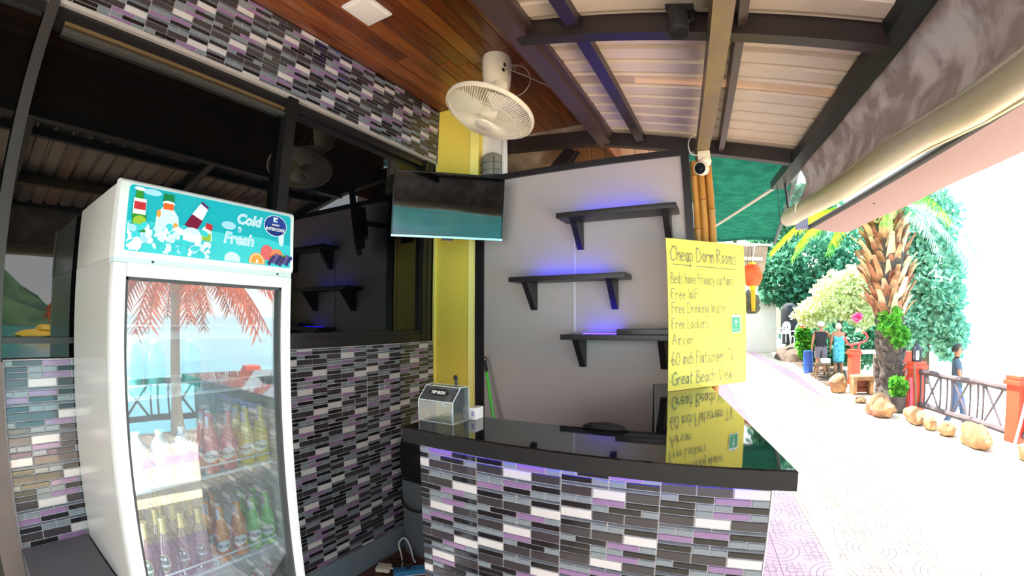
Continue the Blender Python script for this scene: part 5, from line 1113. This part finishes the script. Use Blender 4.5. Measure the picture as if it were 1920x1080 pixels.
# bank with stacked chairs and a covered stand
b = MB(); b.prism([(2.62, 25, G-.02), (2.74, 12.6, G-.02), (3.25, 12.4, G-.02), (4.0, 15.5, G-.02), (4.6, 25, G-.02)], (0, 0, .035)); struct('terrain', b, mat('shade_toned_soil', '584a3e', .95, var=.4, vscale=5, bump=.5, bscale=12), 'planted soil strip, darkened in colour for shade, between the path and the bushes')  # real soil, its colour darkened further to stand for tree shade
b = MB(); b.blob((3.0, 20.6, -.3), (.75, 2.4, .62), 3, .12, 1.5, 4, flat=-.1); struct('terrain', b, mat('shade_toned_bank', '5d4f44', .95, var=.4, vscale=3, bump=.5, bscale=8), 'soil bank beside the path, shade darkened into its colour')  # soil colour darkened here in place of a shading tree crown
def chair(name, label, x, y, z, rz):
    t = thing(name, label, 'chair', (x, y, z), rz, 'white plastic chairs on the bank'); T = WM[t.name]
    PL = mat('chair_white', 'e8eef4', .4)
    b = MB(); vs = []
    for i in range(9):
        for j in range(9):
            u = -1+i/4; v = j/8; w_ = .2*(1-.25*max(0, v-.6)/.4*abs(u)); vs.append(T @ Vector((w_*u, .18+.10*v-.05*(1-u*u), .40+.5*v-.05*max(0, v-.7)/.3*u*u)))
    fs = [(i*9+j, (i+1)*9+j, (i+1)*9+j+1, i*9+j+1) for i in range(8) for j in range(8) if not (i in (2, 5) and 2 <= j <= 4)]
    b.add(vs, fs, 0, True); b.build('backrest', PL, t)
    b = MB(); b.cbox(T @ Vector((0, -.02, .40)), (.42, .42, .03), .012, T.to_3x3()); b.build('seat', PL, t)
    for sx_ in (-1, 1):
        for sy_ in (-1, 1):
            b = MB(); b.bar(T @ Vector((.18*sx_, .16*sy_, .4)), T @ Vector((.21*sx_, .21*sy_, 0)), .045, .03, (0, 1, 0)); b.build('leg', PL, t)
        b = MB(); b.tube([T @ Vector((.2*sx_, .2, .62)), T @ Vector((.24*sx_, 0, .61)), T @ Vector((.23*sx_, -.17, .58)), T @ Vector((.21*sx_, -.19, .41))], .018, 6); b.build('armrest', PL, t)
chair('plastic_chair', 'white plastic chair with its back turned, the one nearer the ramp', 2.50, 20.0, .40, R(200))
chair('plastic_chair', 'white plastic chair with its back turned, the one nearer the bush', 2.98, 19.5, .30, R(195))
b = MB(); b.lathe([(.44, .28), (.42, 1.2), (.40, 1.75), (.30, 2.0), (.12, 2.1), (0, 2.12)], 18, Matrix.Translation((2.95, 21.3, 0)) @ Matrix.Diagonal((1, .7, 1, 1)))
for v in b.v: v += Vector((noise.noise(v*3), noise.noise(v*3+Vector((5, 0, 0))), 0))*.06
tag(b.build('covered_stand', mat('black_cover', '26282e', .8)), 'black cloth-covered stand behind the white chairs', 'stand')
# hanging lantern and the wooden canopy beyond the tarpaulin
hl = thing('paper_lantern', 'round orange paper lantern hanging beyond the poster', 'lantern', (.36, 6.0, 1.93))
ORL = leaf_mat('orange_paper', 'ff8f62', 'f87a4c', .5)
b = MB(); n = 24; vs = []; prof_ = [(.045+.085*math.sin(math.pi*(.12+.76*i/12))*(1+.0*(i % 2)), -.135+.27*i/12) for i in range(13)]
b.lathe([(r2*(1.0+(.015 if i % 2 else -.01)), z) for i, (r2, z) in enumerate(prof_)], 24, Matrix.Translation((.365, 6.0, 2.12))); b.build('shade', ORL, hl)
for prf, z in (([(.05, 0), (.05, .035), (.045, .04)], 2.25), ([(.052, -.05), (.05, 0)], 1.99)):
    b = MB(); b.lathe(prf, 16, Matrix.Translation((.365, 6, z))); b.build('rim', mat('lantern_yellow', 'f2d21e', .4), hl)
b = MB()
for k in range(18): a = k*.35; b.tube([(.365+.03*math.cos(a), 6+.03*math.sin(a), 1.95), (.365+.022*math.cos(a), 6+.022*math.sin(a), 1.70-.02*(k % 3))], .004, 4)
b.build('tassel', mat('lantern_tassel', 'd9b820', .6), hl)
b = MB(); b.tube([(.365, 6, 2.28), (.365, 6.0, 2.63)], .004, 4); b.build('string', BLACKM, hl)
sg2 = thing('hanging_basket', 'dark mossy hanging basket below the orange lantern', 'basket', (.42, 7.2, 1.6))
b = MB(); b.blob((.36, 7.2, 1.84), (.17, .17, .15), 3, .15, 3, 2); b.blob((.42, 7.2, 1.72), (.13, .12, .1), 2, .2, 3, 4); b.build('moss', mat('dark_moss', '4d4c33', .9, var=.4, vscale=20, bump=.6), sg2)
b = MB(); b.tube([(.36, 7.2, 1.95), (.36, 7.0, 2.4), (.36, 6.4, 2.62)], .004, 4); b.build('wire', BLACKM, sg2)
wc = thing('stall_roof', 'weathered wooden stall roof beyond the green tarpaulin', 'roof', (.2, 9.2, 2.4))
WCM = mat('weathered_boards', 'a08c78', .8, var=.25, vscale=4, stretch=(1, 6, 1))
for i in range(8):
    x0 = -1.2+.26*i; b = MB(); b.prism([(x0, 8.9, 3.06-.02*i), (x0+.25, 8.9, 3.04-.02*i), (x0+.16, 9.0, 2.42+.0*i), (x0-.09, 9.0, 2.42)], (0, .03, 0)); b.build('board', WCM, wc)
b = MB(); b.bar((-1.3, 8.87, 3.10), (.95, 8.87, 2.92), .04, .04); b.bar((-.3, 8.86, 2.75), (.75, 8.86, 2.66), .04, .06); b.build('batten', mat('pale_batten', 'd9cba8', .6), wc)
for x in (-1.2, -.6):
    b = MB(); b.bar((x, 9.1, G), (x, 9.1, 2.5), .09, .09, (0, 1, 0)); b.build('post', WOODD, wc)

# ---------------------------------------------------------------- people
SKIN = mat('skin', 'b57d5e', .5); 
def skin_mesh(verts, edges, radii, sub=1):
    me = bpy.data.meshes.new('tmp'); me.from_pydata(verts, edges, []); ob = bpy.data.objects.new('tmp', me); COL.objects.link(ob)
    ob.modifiers.new('s', 'SKIN'); sm = ob.modifiers.new('d', 'SUBSURF'); sm.levels = sub; sm.render_levels = sub
    sv = me.skin_vertices[0].data
    for i, r_ in enumerate(radii): sv[i].radius = r_ if isinstance(r_, tuple) else (r_, r_); sv[i].use_root = (i == 0)
    dg = bpy.context.evaluated_depsgraph_get(); dg.update(); m2 = bpy.data.meshes.new_from_object(ob.evaluated_get(dg))
    vs = [v.co.copy() for v in m2.vertices]; fs = [tuple(p.vertices) for p in m2.polygons]
    bpy.data.objects.remove(ob); bpy.data.meshes.remove(me); bpy.data.meshes.remove(m2); return vs, fs
def person(label, loc, rz, H_, J, cloth, hair, woman=False, cap=None, sc_w=1.0):
    """J: joints in metres for a 1.70 m figure facing +Y; cloth: list of (name, chains, material)"""
    k = H_/1.70; t = thing('person', label, 'person', loc, rz); T = WM[t.name] @ Matrix.Diagonal((k*sc_w, k*sc_w, k, 1))
    names = list(J); idx = {n: i for i, n in enumerate(names)}; V = [Vector(J[n][0]) for n in names]; RD = [J[n][1] for n in names]
    ch = [('pelvis', 'spine'), ('spine', 'chest'), ('chest', 'neckb'), ('neckb', 'neck'), ('neck', 'jaw'), ('jaw', 'head'), ('head', 'crown')]
    for s in 'LR': ch += [('chest', 'sh'+s), ('sh'+s, 'el'+s), ('el'+s, 'wr'+s), ('wr'+s, 'pa'+s), ('pelvis', 'hp'+s), ('hp'+s, 'kn'+s), ('kn'+s, 'an'+s), ('an'+s, 'to'+s)]
    vs, fs = skin_mesh(V, [(idx[a], idx[c]) for a, c in ch], RD, 2); b = MB(); b.add([T @ v for v in vs], fs, 0, True); BV, BF = vs, fs
    for s in 'LR':
        pa_ = V[idx['pa'+s]]; wr = V[idx['wr'+s]]; d = (pa_-wr).normalized(); sd_ = Vector((0, 1, 0)); sd_ = (sd_-d*sd_.dot(d)).normalized(); n_2 = d.cross(sd_)
        for f in range(4):
            o_ = sd_*(-.03+.02*f); l_ = (.06, .075, .07, .055)[f]; p0_ = pa_+o_+d*.01; b.tube([T @ p for p in (p0_-d*.03, p0_+d*l_*.5, p0_+d*l_*.85+n_2*.012, p0_+d*l_+n_2*.028)], [.009*k, .0085*k, .0075*k, .005*k], 6)
        p0_ = pa_+sd_*.03-d*.03; b.tube([T @ p for p in (p0_-sd_*.02, p0_+sd_*.02+d*.02, p0_+sd_*.028+d*.05)], [.011*k, .0095*k, .006*k], 6)
    hd = V[idx['head']]
    b.tube([T @ (hd+Vector((0, y, z))) for y, z in ((.085, .02), (.105, -.02), (.09, -.028))], [.008, .014, .008], 6)
    for s in (-1, 1): b.blob(T @ (hd+Vector((.082*s, 0, -.01))), (.012, .022, .033), 2, 0)
    b.build('body', SKIN, t, sharp=180)
    for s in (-1, 1): fc_ = MB(); fc_.blob(T @ (hd+Vector((.032*s, .086, .012))), (.012, .008, .009), 1, 0); fc_.build('eye', mat('eye_dark', '2a2220', .3), t)
    fc_ = MB()
    fc_.tube([T @ (hd+Vector((x, .086-abs(x)*.3, -.058))) for x in (-.025, 0, .025)], .006, 5)
    fc_.build('mouth', mat('lip', 'b0605a', .5), t)
    hm, shape = hair; hb = MB(); bm = bmesh.new(); bmesh.ops.create_icosphere(bm, subdivisions=3, radius=1)
    for v in list(bm.verts):
        if v.co.y > .35 and v.co.z < .35 or v.co.z < (-.75 if woman else -.35): bm.verts.remove(v)
    for v in bm.verts: q = v.co*(1+.06*noise.noise(v.co*5)); v.co = Vector((q.x*.096, q.y*.112-.008, q.z*.122+.012))+hd
    hb.bm(bm, T, 0, True); hb.build('hair', hm, t, sharp=180)
    if cap:
        cb = MB(); cb.lathe([(.103, .02), (.104, .05), (.09, .10), (.05, .135), (0, .143)], 18, T @ Matrix.Translation(hd+Vector((0, -.004, 0)))); cb.lathe([(.095, .022), (.17, .012), (.17, .018), (.1, .032)], 14, T @ Matrix.Translation(hd), 0, R(20), R(160)); cb.build('cap', cap, t, sharp=60)
    bones = [(a, c) for a, c in ch]; near = []
    for v in BV:
        best = None
        for a, c in bones:
            A, C = V[idx[a]], V[idx[c]]; d = C-A; s_ = max(0, min(1, (v-A).dot(d)/d.length_squared)); q = (v-A-d*s_).length/(RD[idx[a]] if not isinstance(RD[idx[a]], tuple) else RD[idx[a]][0])
            if best is None or q < best[0]: best = (q, a, c, s_)
        near.append(best)
    nrm = [Vector() for _ in BV]
    for f in BF:
        n3 = (BV[f[1]]-BV[f[0]]).cross(BV[f[-1]]-BV[f[0]])
        for i in f: nrm[i] += n3
    for nm, pred, off, m in cloth:
        keep = [pred(v, nb) for v, nb in zip(BV, near)]; ff = [f for f in BF if all(keep[i] for i in f)]; used = sorted({i for f in ff for i in f}); mp_ = {i: k_ for k_, i in enumerate(used)}
        cb = MB(); cb.add([T @ (BV[i]+nrm[i].normalized()*off) for i in used], [tuple(mp_[i] for i in f) for f in ff], 0, True)
        if nm == 'dress': cb.lathe([(.165, 1.02), (.178, .93), (.182, .80), (.172, .50), (.165, .42), (.16, .43)], 20, T @ Matrix.Diagonal((1, .8, 1, 1)))
        cb.build(nm, m, t, sharp=180)
    return t
def joints(**kw):
    J = dict(pelvis=((0, 0, .93), (.155, .11)), spine=((0, .005, 1.12), (.14, .10)), chest=((0, 0, 1.30), (.165, .11)), neckb=((0, -.005, 1.43), (.08, .065)), neck=((0, .005, 1.49), .05), jaw=((0, .02, 1.545), (.06, .072)), head=((0, .012, 1.61), (.078, .094)), crown=((0, .0, 1.675), (.055, .07)),
        shL=((-.175, 0, 1.39), .06), elL=((-.235, -.03, 1.12), .042), wrL=((-.25, .05, .89), .028), paL=((-.25, .075, .81), (.022, .036)), shR=((.175, 0, 1.39), .06), elR=((.235, -.03, 1.12), .042), wrR=((.25, .05, .89), .028), paR=((.25, .075, .81), (.022, .036)),
        hpL=((-.09, 0, .86), .095), knL=((-.10, .02, .48), .062), anL=((-.10, -.02, .09), .042), toL=((-.11, .13, .035), (.045, .03)), hpR=((.09, 0, .86), .095), knR=((.10, .02, .48), .062), anR=((.10, -.02, .09), .042), toR=((.11, .13, .035), (.045, .03)))
    for n_, p in kw.items(): J[n_] = (p, J[n_][1])
    return J
BLK = mat('black_vest', '24242c', .8); PLAID = bpy.data.materials.new('plaid_cloth'); PLAID.use_nodes = True; n_ = PLAID.node_tree; c1 = n_.nodes.new('ShaderNodeTexChecker'); c1.inputs['Scale'].default_value = 26; c1.inputs[1].default_value = (*lin('8a8592'), 1); c1.inputs[2].default_value = (*lin('5a5566'), 1)
t_ = n_.nodes.new('ShaderNodeTexCoord'); n_.links.new(t_.outputs['Object'], c1.inputs[0]); n_.links.new(c1.outputs[0], n_.nodes['Principled BSDF'].inputs['Base Color'])
DRESS = mat('turquoise_print', '6fd2e0', .8, var=.5, vscale=14, col2='2f8fb8'); GREYH = mat('silver_hair', 'cfc9c0', .7); BLOND = mat('blond_hair', 'efe3c6', .6); DARKH = mat('dark_hair', '2c2622', .6)
torso = lambda nb: nb[1] in ('pelvis', 'spine', 'chest', 'neckb') and nb[2] in ('spine', 'chest', 'neckb', 'neck', 'shL', 'shR', 'hpL', 'hpR')
vest = lambda v, nb: torso(nb) and .86 < v.z < 1.425 and abs(v.x) < .185
shorts = lambda v, nb: (torso(nb) and v.z < .96 or nb[1] in ('hpL', 'hpR') and nb[3] < .82) and v.z < .96
dress_ = lambda v, nb: torso(nb) and .86 < v.z < 1.33
tee_ = lambda v, nb: torso(nb) and .86 < v.z < 1.455 and nb[2] != 'neck' or nb[1] in ('shL', 'shR') and nb[3] < .6
jeans_ = lambda v, nb: torso(nb) and v.z < .95 or nb[1] in ('hpL', 'hpR', 'knL', 'knR')
person('man in a black sleeveless top, plaid shorts and white cap beside a woman', (3.02, 14.8, G), R(-8), 1.60, joints(elR=(.27, .05, 1.17), wrR=(.33, .16, 1.30), paR=(.36, .20, 1.36)), [('sleeveless_top', vest, .012, BLK), ('shorts', shorts, .02, PLAID)], (GREYH, 0), cap=WHITEM, sc_w=1.15)
person('woman with pale hair in a strapless turquoise print dress, hand on the rail', (3.55, 14.7, G), R(-4), 1.55, joints(elR=(.25, .12, 1.12), wrR=(.30, .34, 1.0), paR=(.31, .42, .98)), [('dress', dress_, .01, DRESS)], (BLOND, 0), True, sc_w=1.08)
JEAN = mat('blue_jeans', '56688a', .8); TEE = mat('slate_tee', '4c6072', .8)
person('man in a slate tee and blue jeans walking on the beach behind the railing', (4.92, 9.85, -.83), R(-112), 1.72, joints(elR=(.23, .04, 1.13), wrR=(.22, .22, .98), paR=(.22, .29, .96), knL=(-.1, .14, .50), anL=(-.10, .20, .10), toL=(-.1, .35, .05), knR=(.1, -.02, .49), anR=(.1, -.22, .12), toR=(.1, -.09, .03)), [('tee_shirt', tee_, .014, TEE), ('jeans', jeans_, .014, JEAN)], (DARKH, 0))
b = MB(); b.lathe([(0, G), (.15, G), (.16, -.1), (.165, .1), (.16, .36), (.17, .38), (.165, .42), (0, .43)], 18, Matrix.Translation((2.72, 15.4, 0))); tag(b.build('barrel', mat('barrel_blue', '2f57b0', .4)), 'blue barrel standing behind the man in black', 'barrel')
